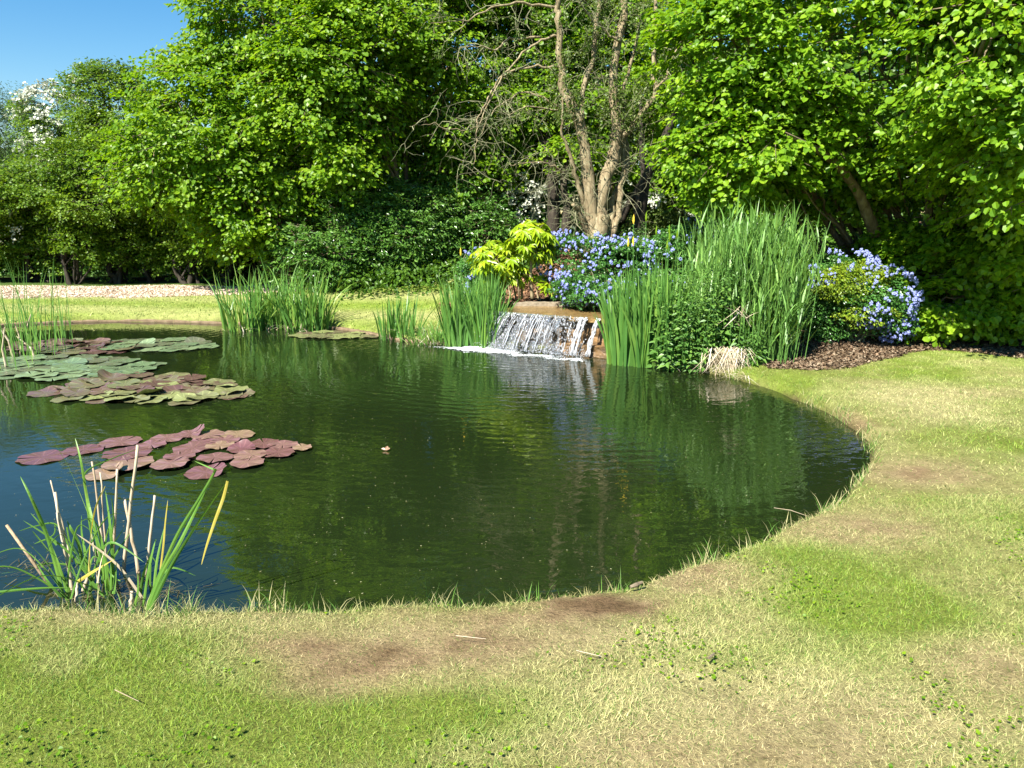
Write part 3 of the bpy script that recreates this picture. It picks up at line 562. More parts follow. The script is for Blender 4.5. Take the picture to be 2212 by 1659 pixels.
# ---------------------------------------------------------------- the pale multi-stemmed hawthorn on the mound
def twiggy():
    base = P(1290, 512, 12.0); base[2] = float(land(base[0], base[1]))
    root = empty('hawthorn_tree', base, 'old multi stemmed hawthorn with pale bark and bare drooping twigs above the waterfall', 'tree')
    tr = Acc(); tw = Acc(); lf = Acc(); pos = []
    def stem(pts, r, Y=12., dy=0., n=5, sides=10, gn=.08):
        p = np.array([P(a, b_, Y+dy*i/(len(pts)-1)) for i, (a, b_) in enumerate(pts)]); c = catmull(p, n); c[1:-1] += rng.normal(size=(len(c)-2, 3))*.012
        rad = np.interp(np.linspace(0, 1, len(c)), np.linspace(0, 1, len(r)), r); tube(tr, c, rad, sides, gn); return c, rad
    main = [stem([(1284, 535), (1279, 480), (1276, 430), (1268, 344), (1255, 280), (1220, 193), (1212, 129), (1207, 43), (1203, 0), (1190, -160)], [.16, .11, .09, .085, .08, .065, .05, .045, .04, .015], dy=-.3),
            stem([(1292, 535), (1293, 480), (1297, 430), (1323, 344), (1332, 266), (1323, 193), (1336, 86), (1349, 0), (1350, -170)], [.17, .13, .11, .095, .085, .07, .06, .05, .02], dy=.1),
            stem([(1300, 400), (1322, 344), (1336, 310), (1371, 266), (1416, 198), (1409, 159), (1418, 43), (1401, -60)], [.04, .06, .06, .045, .04, .035, .03, .012], dy=.2),
            stem([(1268, 344), (1259, 280), (1262, 185), (1285, 107), (1293, 0), (1300, -120)], [.05, .045, .04, .04, .03, .012], dy=.4),
            stem([(1300, 530), (1318, 480), (1325, 430), (1350, 380), (1352, 300), (1340, 240), (1362, 140), (1390, 20)], [.07, .055, .05, .045, .035, .03, .025, .01], dy=.6),
            stem([(1280, 530), (1262, 490), (1250, 455), (1236, 440)], [.07, .05, .045, .025], dy=-.3),
            stem([(1284, 500), (1250, 400), (1232, 340), (1215, 280), (1214, 210)], [.04, .035, .03, .02, .01], dy=-.4),
            stem([(1290, 520), (1270, 460), (1262, 400), (1255, 330)], [.06, .05, .045, .04], dy=.2),
            stem([(1285, 540), (1291, 500), (1289, 460)], [.23, .17, .13]),
            stem([(1310, 540), (1330, 480), (1343, 400), (1345, 300), (1350, 220)], [.07, .05, .045, .03, .02], dy=.3)]
    arch = [stem([(1214, 145), (1177, 142), (1117, 150), (1078, 172), (1053, 215), (1031, 258), (1027, 275), (988, 280), (928, 269), (885, 273)], [.022, .018, .016, .014, .011, .009, .007, .006, .004, .002], dy=-1.2, sides=6),
            stem([(1209, 77), (1169, 86), (1121, 125), (1070, 193), (1031, 275), (1029, 322), (1020, 370)], [.022, .018, .014, .011, .008, .005, .002], dy=-1.0, sides=6),
            stem([(1169, 80), (1100, 86), (1074, 108), (1040, 99), (990, 105)], [.02, .015, .012, .008, .003], dy=-.9, sides=6),
            stem([(1212, 235), (1140, 200), (1100, 215), (1060, 245), (1040, 290)], [.02, .015, .01, .007, .003], dy=-.8, sides=6),
            stem([(1240, 240), (1180, 236), (1130, 232), (1100, 250)], [.018, .014, .01, .004], dy=-.7, sides=5),
            stem([(1205, 20), (1130, 8), (1060, 20), (1000, 45), (930, 50)], [.024, .018, .014, .009, .003], dy=-1.1, sides=6),
            stem([(1416, 198), (1440, 160), (1460, 110), (1490, 60)], [.02, .015, .01, .004], dy=.1, sides=5),
            stem([(1213, 372), (1190, 355), (1150, 350), (1100, 355)], [.02, .015, .01, .004], dy=-.6, sides=5),
            stem([(1340, 90), (1300, 60), (1260, 20), (1240, -40)], [.02, .015, .01, .004], dy=-.5, sides=5)]
    def walk(p, d, L, r, depth, grav):
        n = 6; pts = [p]; d = nrm(d)
        for i in range(n):
            d = nrm(d+rng.normal(size=3)*.28+np.array((0, 0, grav))); pts.append(pts[-1]+d*L/n)
        pts = np.array(pts); tube(tw, pts, np.linspace(r, r*.25, n+1), 3 if depth else 4); pos.append(pts)
        if depth > 0:
            for q in range(3+depth):
                i = rng.integers(1, n); dn = nrm(pts[i+1]-pts[i]+rng.normal(size=3)*.8); walk(pts[i], dn, L*(.35+.35*rng.random()), r*.5, depth-1, grav)
    for c, rad in arch:
        for q in range(11):
            i = rng.integers(len(c)//5, len(c)-1); walk(c[i], c[i+1]-c[i]+rng.normal(size=3)*.6, .35+.6*rng.random(), .006, 1, -.13)
    lp = []
    for c, rad in main:
        for q in range(13):
            i = rng.integers(len(c)//3, len(c)-1); n0 = len(pos); walk(c[i], nrm(rng.normal(size=3))+np.array((0, -.2, .3)), .3+.8*rng.random(), .007, 1, -.02); lp += pos[n0:]
    for pts in lp+pos[::6]:
        if rng.random() < .75 and pts[0][2] > 2.6+.5*rng.random():
            k = rng.integers(4, 13); q = pts[rng.integers(2, len(pts), k)]+rng.normal(size=(k, 3))*.04; m_ = 5
            q = np.repeat(q, m_, 0)+rng.normal(size=(k*m_, 3))*.025; s_ = .022+.022*rng.random(len(q))
            leaves(lf, q, rng.normal(size=q.shape), rng.normal(size=q.shape)+np.array((-.3, -.6, .8)), s_, s_*.8, 'diamond')
    tr.build('trunk', M['bark_pale'], root, True); tw.build('twigs', M['twig'], root); lf.build('crown', M['haw'], root)
twiggy()

# ---------------------------------------------------------------- ceanothus
_fl = []
def flower_mesh(i):
    import bmesh
    bm = bmesh.new(); 
    for k in range(7):
        z = (k/6-.4)*.05*(1 if i % 2 else .5); r = .017*(1.1-abs(k/6-.4)*.9)
        from mathutils import Matrix, Vector
        a = k*2.4; mt = Matrix.Translation((cos(a)*.011, sin(a)*.011, z)) @ Matrix.Scale(1, 4)
        bmesh.ops.create_icosphere(bm, subdivisions=1, radius=r, matrix=mt)
    for v in bm.verts: v.co += Vector(rng.normal(size=3)*.0028)
    me = bpy.data.meshes.new('flower_cluster'); bm.to_mesh(me); bm.free(); me.materials.append(M['flower']); return me
FM = [flower_mesh(i) for i in range(6)]
def ceanothus(label, base, blobs, n, nf, mats=('cean',), fb=None, size=1.0, yellow=None, droop=0.2, front=.1, patch=.36):
    root = empty('ceanothus_shrub', base, label, 'shrub'); cr = Acc(); tr = Acc()
    sprays(cr, blobs, n, 26, .13, .034, kind='long', wl=.6, face=.8, droop=droop, shell=.22, tilt=1., clump=3, back=.4, flat=1)
    for b_ in blobs:
        for q in range(9):
            limb(tr, np.array(base)+rng.normal(size=3)*.06, np.array(b_[:3])+nrm(rng.normal(size=3))*np.array(b_[3:6])*.9, .014, .003, .3, 7, 4, bow=.1)
    tr.build('branches', M['twig'], root); cr.build('foliage', M[mats[0]], root)
    if yellow:
        y = Acc(); sprays(y, yellow, int(n*.35), 26, .12, .028, kind='long', wl=.6, face=.8, droop=droop, shell=.2, tilt=1., clump=2, flat=1); y.build('yellow_foliage', M['cean_yellow'], root)
    B = np.array([b_[:6] for b_ in (fb or blobs)]); pr = B[:, 3]*B[:, 5]; pr = pr/pr.sum(); cnt = 0; rest = Acc(); tries = 0
    while cnt < nf and tries < nf*30:
        tries += 1; k = rng.choice(len(B), p=pr); d = nrm(rng.normal(size=3)); 
        if d[1] > front: continue
        p = B[k, :3]+d*B[k, 3:6]*(1.06+.2*rng.random())
        q = np.sqrt((((p-B[:, :3])/B[:, 3:6])**2).sum(1)).min()
        if q < .9 or fbm(p[0]+p[1]*.5, p[2], 4.5, 2, 61) < patch+.2*rng.random(): continue
        s = size*(.7+.7*rng.random()); cnt += 1
        if cnt <= 90:
            o = bpy.data.objects.new('flower_cluster', FM[cnt % 6]); COL.objects.link(o); o.parent = root
            o.location = p-np.array(base); o.rotation_euler = (rng.normal()*.7, rng.normal()*.7, rng.random()*6); o.scale = (s, s, s)
        else:
            me = FM[cnt % 6]; V = np.empty(len(me.vertices)*3, np.float32); me.vertices.foreach_get('co', V); V = V.reshape(-1, 3)
            Fc = np.array([list(f.vertices) for f in me.polygons]); a = rng.random()*6; R_ = np.array(((cos(a), -sin(a), 0), (sin(a), cos(a), 0), (0, 0, 1)))
            rest.add(V@R_.T*s+p, Fc)
    o = rest.build('flower_mass', M['flower'], root)
    if o: o['kind'] = 'stuff'
    return root
b0 = np.array(P(1290, 590, 11.0)); b0[2] = .6
MB = [bl(1215, 560, 10.9, .34, .35, .34), bl(1270, 570, 10.6, .42, .4, .36), bl(1345, 585, 10.4, .42, .4, .42), bl(1255, 615, 10.3, .3, .3, .24), bl(1285, 635, 10.0, .24, .26, .13), bl(1330, 640, 10.0, .22, .25, .16), bl(1330, 560, 11.0, .4, .4, .2)]
ceanothus('blue flowering ceanothus spilling over the waterfall slab', b0, MB, 1900, 460, fb=MB[:6], size=.72, front=.0)
b1 = np.array(P(1450, 580, 11.0)); b1[2] = .7
ceanothus('looser ceanothus with scattered blue flowers between the iris and the twiggy hawthorn', b1, [bl(1400, 565, 10.8, .45, .4, .3), bl(1490, 540, 10.6, .5, .4, .35), bl(1570, 530, 10.4, .5, .4, .4), bl(1430, 600, 10.4, .4, .3, .35)], 1500, 170, size=.75)
b2 = np.array(P(1850, 740, 9.6)); b2[2] = .15
ceanothus('ceanothus with blue flowers and yellow leaves overhanging the mulch right of the tall reeds', b2, [bl(1830, 620, 9.6, .4, .4, .32), bl(1890, 640, 9.5, .38, .4, .33), bl(1780, 590, 9.8, .3, .3, .25), bl(1920, 690, 9.45, .24, .25, .22), bl(1790, 690, 9.7, .3, .3, .3)], 1700, 420, size=.7, patch=.27, front=-.1,
          fb=[bl(1900, 640, 9.4, .38, .4, .33), bl(1820, 590, 9.5, .42, .3, .25), bl(1930, 700, 9.4, .22, .25, .2)], yellow=[bl(1880, 680, 9.15, .32, .12, .12), bl(1830, 610, 9.3, .3, .12, .22), bl(1870, 590, 9.35, .25, .1, .1)])
b3 = np.array(P(1035, 620, 11.3)); b3[2] = .35
ceanothus('small ceanothus with few blue flowers behind the left side of the fatsia', b3, [bl(1030, 570, 11.3, .2, .25, .2), bl(1040, 620, 11.2, .22, .2, .25)], 200, 40)

# ---------------------------------------------------------------- fatsia
def fatsia():
    base = np.array(P(1150, 640, 10.75)); base[2] = .45
    root = empty('fatsia_shrub', base, 'yellow green fatsia with big fingered leaves on a bare stem behind the coping stones', 'shrub')
    st = Acc()
    heads = [(P(1148, 520, 10.7), .34, 66, (P(1150, 645, 10.7), P(1146, 600, 10.72), P(1148, 560, 10.7)), .028), (P(1070, 560, 10.8), .38, 60, (P(1128, 645, 10.8), P(1122, 600, 10.85), P(1090, 580, 10.85)), .02),
             (P(1100, 590, 10.9), .3, 36, (P(1115, 650, 10.9), P(1110, 620, 10.9)), .015), (P(1165, 610, 10.75), .16, 8, (P(1163, 645, 10.75), P(1160, 630, 10.75)), .014), (P(1060, 620, 10.9), .2, 12, (P(1090, 650, 10.9), P(1075, 635, 10.9)), .012)]
    lf = Acc()
    for c, R, n, stem, r in heads:
        tube(st, catmull(list(stem)+[c], 4), np.linspace(r, r*.6, 4*len(stem)+1), 8, .06)
        for k in range(n):
            d = nrm(rng.normal(size=3)+np.array((0, -.35, .35))); p = c+d*R*(.55+.5*rng.random())*np.array((1.1, 1, .75))
            L = .13*(.7+.6*rng.random()); out_ = nrm(d*np.array((1, 1, .1))+np.array((0, 0, -.45))); no = nrm(d+np.array((0, 0, .7))+rng.normal(size=3)*.25)
            no = nrm(no-out_*np.dot(no, out_)); sd_ = np.cross(no, out_)
            tube(st, [c+d*.04, (c+p)/2+np.array((0, 0, .03)), p], [.004, .003, .003], 4)
            for j in range(8):
                an = (j-3.5)/3.5*2.15; dr = out_*cos(an)+sd_*sin(an); l = L*(1-.28*abs(j-3.5)/3.5)
                dd_ = nrm(dr-no*.25); leaves(lf, p[None], dd_[None], no[None], np.array([l*1.25]), np.array([l*.42]), 'long', .3)
    st.build('stem', M['bark_pale'], root, True); lf.build('foliage', M['fatsia'], root)
    for px, py, py2 in ((1122, 648, 602), (1103, 648, 615)):
        a = Acc(); tube(a, [P(px, py, 10.6), P(px-2, (py+py2)/2, 10.6), P(px-5, py2, 10.62)], [.014, .012, .009], 7, .08); a.build('stem', M['bark_pale'], root, True)
fatsia()

# ---------------------------------------------------------------- reeds, iris and other clumps
def iris(name, label, cat, region, n, hmin, hmax, w, mat='iris', lean=.12, bend=.12, base_z=0., buds=0, dead=0, seg=6, fan=1., facew=None):
    """region: list of (x, y, rx, ry) base ellipses in metres"""
    c = np.array((region[0][0], region[0][1], base_z)); root = empty(name, c, label, cat); acc = Acc()
    tot = sum(r[2]*r[3] for r in region)
    for (cx, cy, rx, ry) in region:
        m_ = int(n*rx*ry/tot); a = rng.random(m_)*2*pi; r = np.sqrt(rng.random(m_)); ox = np.cos(a)*r; oy = np.sin(a)*r
        x = cx+ox*rx; y = cy+oy*ry; z = np.maximum(ground_z(x, y), base_z-.05)-.03
        dv = np.stack([ox*lean*fan+rng.normal(size=m_)*lean*.7, oy*lean+rng.normal(size=m_)*lean*.7, np.ones(m_)], 1)
        h = (hmin+(hmax-hmin)*rng.beta(2.2, 1.6, m_))*(1-.2*r**2)
        fc = rng.normal(size=m_)*.7 if facew is None else rng.random(m_)*2*pi
        blades(acc, np.stack([x, y, z], 1), dv, h, w*(.65+.6*rng.random(m_)), h*bend*rng.random(m_)**2*2, seg=seg, face=fc, taper=2.2, wob=.015)
    acc.build('leaves', M[mat], root)
    if dead:
        acc = Acc()
        for (cx, cy, rx, ry) in region:
            m_ = max(4, int(dead*rx*ry/tot)); a = rng.random(m_)*2*pi; r = np.sqrt(rng.random(m_)); x = cx+np.cos(a)*r*rx; y = cy+np.sin(a)*r*ry-.05
            blades(acc, np.stack([x, y, np.full(m_, base_z-.02)], 1), np.stack([rng.normal(size=m_)*.5, rng.normal(size=m_)*.4-.1, np.ones(m_)], 1), .12+.25*rng.random(m_), np.full(m_, w*.7), .1+.15*rng.random(m_), seg=5, wob=.03)
        acc.build('dead_leaves', M['straw'], root)
    for k in range(buds):
        cx, cy, rx, ry = region[k % len(region)]; x = cx+(rng.random()*2-1)*rx; y = cy-(rng.random())*ry; h = hmax*(.95+.25*rng.random()); p0 = np.array((x, y, base_z)); p1 = p0+np.array((rng.normal()*.04, rng.normal()*.04, h))
        a = Acc(); tube(a, [p0, (p0+p1)/2, p1], [.005, .0045, .004], 5)
        a.build('stalk', M['cattail'], root)
        a = Acc(); tube(a, [p1-(0, 0, .01), p1+(0, 0, .02), p1+(0, 0, .06), p1+(0, 0, .1)], [.003, .012, .01, .001], 6); a.build('bud', M['fatsia'] if k % 3 else YB, root)
    return root
YB = rough_mat('yellow_bud', [(.6, .42, .03), (.8, .55, .05)], bump=.1)
def xy(px, py, z=0): p = G(px, py, z); return p[0], p[1]
q = [xy(a, b_) for a, b_ in ((1345, 790), (1400, 793), (1445, 797))]
iris('iris_clump', 'broad dark green iris clump standing in the pond right of the waterfall', 'iris clump', [(q[0][0], q[0][1]+.15, .17, .2), (q[1][0], q[1][1]+.2, .2, .28), (q[2][0], q[2][1]+.25, .14, .25)], 520, .65, 1.4, .038, buds=9, lean=.09, bend=.1)
q = [xy(990, 748), xy(1050, 752), xy(1080, 745)]
iris('iris_clump', 'dense iris clump at the left foot of the waterfall', 'iris clump', [(q[0][0], q[0][1]+.1, .2, .2), (q[1][0], q[1][1]+.1, .18, .2), (q[2][0]-.2, q[2][1]+.2, .14, .2)], 420, .6, 1.15, .03, lean=.11, bend=.12, buds=2)
q = [xy(845, 735), xy(880, 738)]
iris('iris_clump', 'small sparse iris clump on the far bank with a curled dead leaf', 'iris clump', [(q[0][0], q[0][1]+.1, .2, .15), (q[1][0], q[1][1]+.1, .14, .12)], 85, .4, .82, .026, lean=.16, dead=10)
q = xy(935, 745)
iris('iris_clump', 'short grassy tuft between the two left iris clumps', 'grass tuft', [(q[0], q[1]+.05, .3, .12)], 170, .18, .48, .014, mat='cattail', lean=.3, bend=.3, dead=30)
q = [xy(530, 712), xy(600, 708), xy(660, 714), xy(700, 714)]
iris('cattail_clump', 'tall cattail clump at the far edge of the pond in front of the lawn', 'cattail clump', [(q[0][0], q[0][1], .35, .25), (q[1][0], q[1][1]+.1, .35, .3), (q[2][0], q[2][1]+.1, .3, .25), (q[3][0]-.1, q[3][1]+.1, .16, .2)], 380, .5, 1.3, .028, mat='cattail', lean=.13, bend=.25, dead=60)
# rushes at the left
def rushes(label, pts, n, hmin, hmax, dead=3):
    c = G(*pts[0]); root = empty('rush_clump', c, label, 'rushes'); a = Acc()
    for px, py, r in [(p[0], p[1], .16) for p in pts]:
        p = G(px, py); m_ = n//len(pts); x = p[0]+rng.normal(size=m_)*r; y = p[1]+rng.normal(size=m_)*r*.7
        h = hmin+(hmax-hmin)*rng.random(m_)
        blades(a, np.stack([x, y, 0*x-.03], 1), np.stack([rng.normal(size=m_)*.1, rng.normal(size=m_)*.07, np.ones(m_)], 1), h, np.full(m_, .011), h*.1*rng.random(m_), seg=5, taper=3, face=rng.normal(size=m_)*.5)
    a.build('stems', M['iris'], root)
    for k in range(dead):
        p = G(*pts[k % len(pts)])+np.array((rng.normal()*.12, rng.normal()*.08, -.05)); a = Acc(); h = .3+.25*rng.random()
        tube(a, [p, p+np.array((rng.normal()*.03, 0, h*.5)), p+np.array((rng.normal()*.08, 0, h))], [.014, .011, .006], 7, .1); a.build('broken_cane', M['cane'], root)
rushes('thin upright rushes standing among the lily pads at the left', [(75, 770), (60, 765), (90, 760)], 44, .7, 1.35, 2)
rushes('sparse bent rushes with pale broken canes at the left edge of the pond', [(10, 790), (30, 770), (-20, 800)], 26, .5, 1.1, 4)
rushes('few short rushes with a white dead cane near the far bank', [(100, 740), (120, 735)], 20, .3, .8, 1)

# tall reed grass: upright culms with long leaves leaving them
def reedgrass():
    root = empty('reed_grass', (2.75, 8.5, .05), 'tall pale green reed grass towering over the pond bank right of the iris', 'reed grass'); st = Acc(); lf = Acc()
    reg = [(xy(1590, 798), .36, .3, 230, 1.55), (xy(1655, 800), .33, .35, 290, 1.58), (xy(1570, 772), .35, .25, 90, 1.55), (xy(1510, 765), .2, .2, 40, 1.65), (xy(1695, 800), .15, .3, 110, 1.45)]
    for (cx, cy), rx, ry, n, H in reg:
        for k in range(n):
            ox, oy = rng.normal()*.5, rng.normal()*.5; x = cx+ox*rx; y = cy+.25+oy*ry; z = max(float(ground_z(x, y)), 0)-.02
            h = H*(.62+.42*rng.random()); lean = np.array((ox*.07+rng.normal()*.035+.03, oy*.05+rng.normal()*.03, 1.))
            t = np.linspace(0, 1, 6)[:, None]; pts = np.array((x, y, z))+lean*h*t+np.array((1, 0, 0))*(t**2)*h*.06*rng.normal()
            tube(st, pts, np.linspace(.005, .002, 6), 3)
            m_ = 7; s = .15+.85*rng.random(m_); b = np.array((x, y, z))+lean*h*s[:, None]; a = rng.random(m_)*2*pi; up = .9+.9*rng.random(m_)+2.2*s
            L = (.17+.2*rng.random(m_)); blades(lf, b, np.stack([np.cos(a), np.sin(a), up], 1), L, .013+.011*rng.random(m_), L*.35*rng.random(m_), seg=4, taper=2, face=a+pi/2+rng.normal(size=m_)*.3)
    st.build('stems', M['reed'], root); lf.build('leaves', M['reed'], root)
    a = Acc(); p = P(1600, 690, 7.9)
    for k in range(9): blades(a, p[None]+rng.normal(size=(1, 3))*.05, np.array([[rng.normal()*.5, -.2, .8+rng.normal()*.3]]), np.array([.12+.12*rng.random()]), np.array([.014]), np.array([.15*rng.random()]), seg=6, wob=.05)
    for k in range(6): blades(a, (p+np.array((.0, 0, .1)))[None]+rng.normal(size=(1, 3))*.03, np.array([[rng.normal()*.8, -.2, -1.]]), np.array([.15+.1*rng.random()]), np.array([.014]), np.array([.05]), seg=6, wob=.05)
    a.build('dead_leaves', M['straw'], root)
reedgrass()
# nettles and herbs
def herb(label, name, spots, n, hmin, hmax, leaf, cat='herb clump', mat='herb', wl=.55, pairs=9):
    c = spots[0]; root = empty(name, (c[0], c[1], max(float(ground_z(c[0], c[1])), 0)), label, cat); st = Acc(); lf = Acc()
    for (x0, y0, rx, ry) in spots:
        for k in range(n//len(spots)):
            x = x0+rng.normal()*rx*.5; y = y0+rng.normal()*ry*.5; z = max(float(ground_z(x, y)), 0)-.02; h = hmin+(hmax-hmin)*rng.random()
            lean = np.array((rng.normal()*.08, rng.normal()*.08-.03, 1)); tube(st, [np.array((x, y, z)), np.array((x, y, z))+lean*h*.5, np.array((x, y, z))+lean*h], [.004, .003, .0015], 4)
            m_ = pairs*4; s = np.repeat(np.linspace(.12, 1, pairs*2), 2); a = np.repeat(np.arange(pairs*2)*pi/2, 2)+np.tile([0, pi], pairs*2)+rng.normal(size=m_)*.3
            b = np.array((x, y, z))+lean*h*s[:, None]; L = leaf*(1.15-.7*s)*(.7+.6*rng.random(m_)); ax = np.stack([np.cos(a), np.sin(a), .1-.5*rng.random(m_)], 1)
            leaves(lf, b+ax*.015, ax, np.stack([rng.normal(size=m_)*.3, rng.normal(size=m_)*.3-.3, np.ones(m_)], 1), L, L*wl, 'long')
    st.build('stems', M[mat], root); lf.build('leaves', M[mat], root)
def sp(px, py, z, rx, ry, dy=0): p = G(px, py, z); return (p[0], p[1]+dy, rx, ry)
herb('dense nettle patch on the bank between the iris and the tall reed grass', 'nettle_patch', [sp(1475, 800, 0, .25, .15, .12), sp(1530, 800, 0, .25, .15, .15), sp(1585, 797, 0, .22, .15, .18), sp(1500, 790, .1, .25, .2, .25), sp(1560, 790, .1, .25, .2, .3)], 120, .35, 1.15, .085)
herb('leafy willowherb at the foot of the reed grass beside the straw tuft', 'willowherb_plant', [sp(1630, 806, 0, .12, .1, .06), sp(1600, 800, 0, .2, .1, .12)], 26, .2, .45, .11, wl=.35)
herb('tall green herbs growing behind the iris below the twiggy hawthorn', 'herb_patch', [(2.0, 10.6, .5, .4), (2.6, 10.6, .5, .4), (1.6, 11.0, .4, .3)], 90, .4, .75, .07)
herb('grey leaved herbs under the silhouetted trunk on the mound', 'herb_patch', [(2.2, 12.0, .8, .5), (3.0, 11.8, .6, .4)], 80, .3, .55, .07)
# dead straw tuft
def straw_tuft():
    p = G(1565, 812); root = empty('straw_tuft', p, 'pale dead straw tuft drooping into the water below the nettles', 'dead grass tuft'); a = Acc(); n = 230
    t = np.array(P(1570, 755, 8.15)); b = t+rng.normal(size=(n, 3))*np.array((.09, .06, .07)); an = -pi/2+rng.normal(size=n)*.9
    b[:, 2] = np.clip(b[:, 2], .03, .3)
    dv = np.stack([np.cos(an)*.9, np.sin(an)*.6, -.9*np.ones(n)], 1); h = .12+.2*rng.random(n); h = np.minimum(h, b[:, 2]/.6+.03); blades(a, b, dv, h, np.full(n, .008), .03*rng.random(n), seg=3, wob=.02)
    tag_ = a.build('leaves', M['straw'], root)
straw_tuft()
def straw_line():
    p = G(1625, 815, .02); a = Acc(); n = 260; s = rng.random(n); x = 1.9+.8*s; y = 8.15-.3*s+.0*s
    d = sdist(x, y); k = rng.integers(0, 1, n); seg = catmull([(1.25, 8.85), (1.75, 8.5), (2.2, 8.1), (2.45, 7.75)], 40); i = rng.integers(0, len(seg), n)
    b = np.hstack([seg[i]+rng.normal(size=(n, 2))*.05, .03+.05*rng.random((n, 1))]); an = rng.random(n)*2*pi
    blades(a, b, np.stack([np.cos(an), np.sin(an), .4*rng.normal(size=n)+.3], 1), .05+.12*rng.random(n), np.full(n, .007), .05*rng.random(n), seg=3, wob=.02)
    tag(a.build('leaf_litter', M['straw'], None), kind='stuff')
straw_line()

# ---------------------------------------------------------------- waterfall
LA, LB = np.array((-.22, 9.98)), np.array((1.14, 9.14))     # lip ends, left and right
u2 = (LB-LA)/np.linalg.norm(LB-LA); n2_ = np.array((u2[1], -u2[0]));  n2_ = n2_ if n2_[1] < 0 else -n2_     # towards the viewer
WL = np.linalg.norm(LB-LA); LZ = .47
def lp(s, f, z): q = LA+u2*s+n2_*f; return np.array((q[0], q[1], z))
import bmesh
def rock(name, corners, z0, z1, mat, parent, disp=.012, cuts=7, bev=.012):
    bm = bmesh.new(); lo = [bm.verts.new((*c, z0)) for c in corners]; hi = [bm.verts.new((*c, z1)) for c in corners]; n = len(corners)
    bm.faces.new(lo[::-1]); bm.faces.new(hi)
    for i in range(n): bm.faces.new((lo[i], lo[(i+1) % n], hi[(i+1) % n], hi[i]))
    bmesh.ops.recalc_face_normals(bm, faces=bm.faces); bmesh.ops.bevel(bm, geom=bm.edges[:], offset=bev, segments=2, affect='EDGES')
    bmesh.ops.triangulate(bm, faces=[f for f in bm.faces if len(f.verts) > 4]); bmesh.ops.subdivide_edges(bm, edges=[e for e in bm.edges if e.calc_length() > .06], cuts=cuts, use_grid_fill=True)
    bm.normal_update()
    for v in bm.verts:
        q = v.co; k = fbm(np.array([q.x*1+q.z*2.3]), np.array([q.y+q.z*1.7]), 7, 4, 3)[0]-.5; v.co += v.normal*float(k)*disp*2
    me = bpy.data.meshes.new(name); bm.to_mesh(me); bm.free(); me.materials.append(mat)
    o = bpy.data.objects.new(name, me); COL.objects.link(o); o.parent = parent; o.matrix_parent_inverse.identity()
    off = parent.location
    for v in me.vertices: v.co -= off
    return o
m, nt, b, out = new_mat('wet_slab'); lk = nt.links.new
geo = node(nt, 'ShaderNodeNewGeometry'); n1 = node(nt, 'ShaderNodeTexNoise'); n1.inputs['Scale'].default_value = 16; n1.inputs['Detail'].default_value = 5; n1.inputs['Distortion'].default_value = 1.2
mp = node(nt, 'ShaderNodeMapping'); mp.inputs['Scale'].default_value = (.6, 2, 1); lk(geo.outputs['Position'], mp.inputs[0]); lk(mp.outputs[0], n1.inputs['Vector'])
lk(ramp(nt, n1.outputs['Fac'], [(.3, (.09, .05, .02)), (.5, (.21, .135, .05)), (.7, (.33, .22, .09))]), b.inputs['Base Color']); b.inputs['Roughness'].default_value = .18; b.inputs['Specular IOR Level'].default_value = .5
bp = node(nt, 'ShaderNodeBump'); bp.inputs['Strength'].default_value = .8; bp.inputs['Distance'].default_value = .01; lk(n1.outputs['Fac'], bp.inputs['Height']); lk(bp.outputs[0], b.inputs['Normal']); M['wet'] = m
M['wetrock'] = rough_mat('wet_rock', [(.04, .025, .014), (.15, .09, .038), (.32, .19, .08)], scale=6, rough=.35, bump=1, dist=.03, vec=(1, 1, 2), spec=.5)
root = empty('waterfall_ledge', (*(LA+u2*WL/2), 0), 'wet brown stone ledge the water falls from, with pale coping stones at its back', 'stone ledge')
def l2(s, f): q = LA+u2*s+n2_*f; return (q[0], q[1])
rock('slab', [l2(-.06, .0), l2(WL+.06, .0), l2(WL+.1, -1.0), l2(-.1, -1.0)], LZ-.06, LZ, M['wet'], root, .006)
rock('rock_face', [l2(.0, -.12), l2(WL*.75, -.1), l2(WL+.12, -.05), l2(WL+.2, -.95), l2(-.1, -.95)], -.4, LZ-.062, M['wetrock'], root, .04, 9)
rock('rock_face', [l2(WL*.55, .02), l2(WL+.1, .06), l2(WL+.15, -.2), l2(WL*.5, -.18)], -.3, .14, M['wetrock'], root, .03, 6)
rock('coping_stone', [l2(-.12, -.62), l2(.42, -.92), l2(.52, -1.12), l2(-.05, -.84)], LZ-.02, LZ+.05, M['stone'], root, .006, 5)
rock('coping_stone', [l2(.445, -.935), l2(1.0, -1.22), l2(1.1, -1.42), l2(.545, -1.135)], LZ-.02, LZ+.065, M['stone'], root, .006, 5)
rock('rock_face', [l2(.35, -1.01), l2(1.4, -1.01), l2(1.4, -1.5), l2(.9, -1.3)], -.1, LZ-.005, M['wet'], root, .006, 5)
# falling water
m, nt, b, out = new_mat('falling_water'); lk = nt.links.new
b.inputs['Base Color'].default_value = (.92, .95, 1, 1); b.inputs['Transmission Weight'].default_value = .93; b.inputs['IOR'].default_value = 1.33; b.inputs['Roughness'].default_value = .06; b.inputs['Specular IOR Level'].default_value = .9
geo = node(nt, 'ShaderNodeNewGeometry'); mp = node(nt, 'ShaderNodeMapping'); mp.inputs['Scale'].default_value = (1, 1, .35); lk(geo.outputs['Position'], mp.inputs[0])
n1 = node(nt, 'ShaderNodeTexNoise'); n1.inputs['Scale'].default_value = 55; n1.inputs['Detail'].default_value = 3; lk(mp.outputs[0], n1.inputs['Vector'])
bp = node(nt, 'ShaderNodeBump'); bp.inputs['Strength'].default_value = 1; bp.inputs['Distance'].default_value = .02; lk(n1.outputs['Fac'], bp.inputs['Height']); lk(bp.outputs[0], b.inputs['Normal']); M['fall'] = m
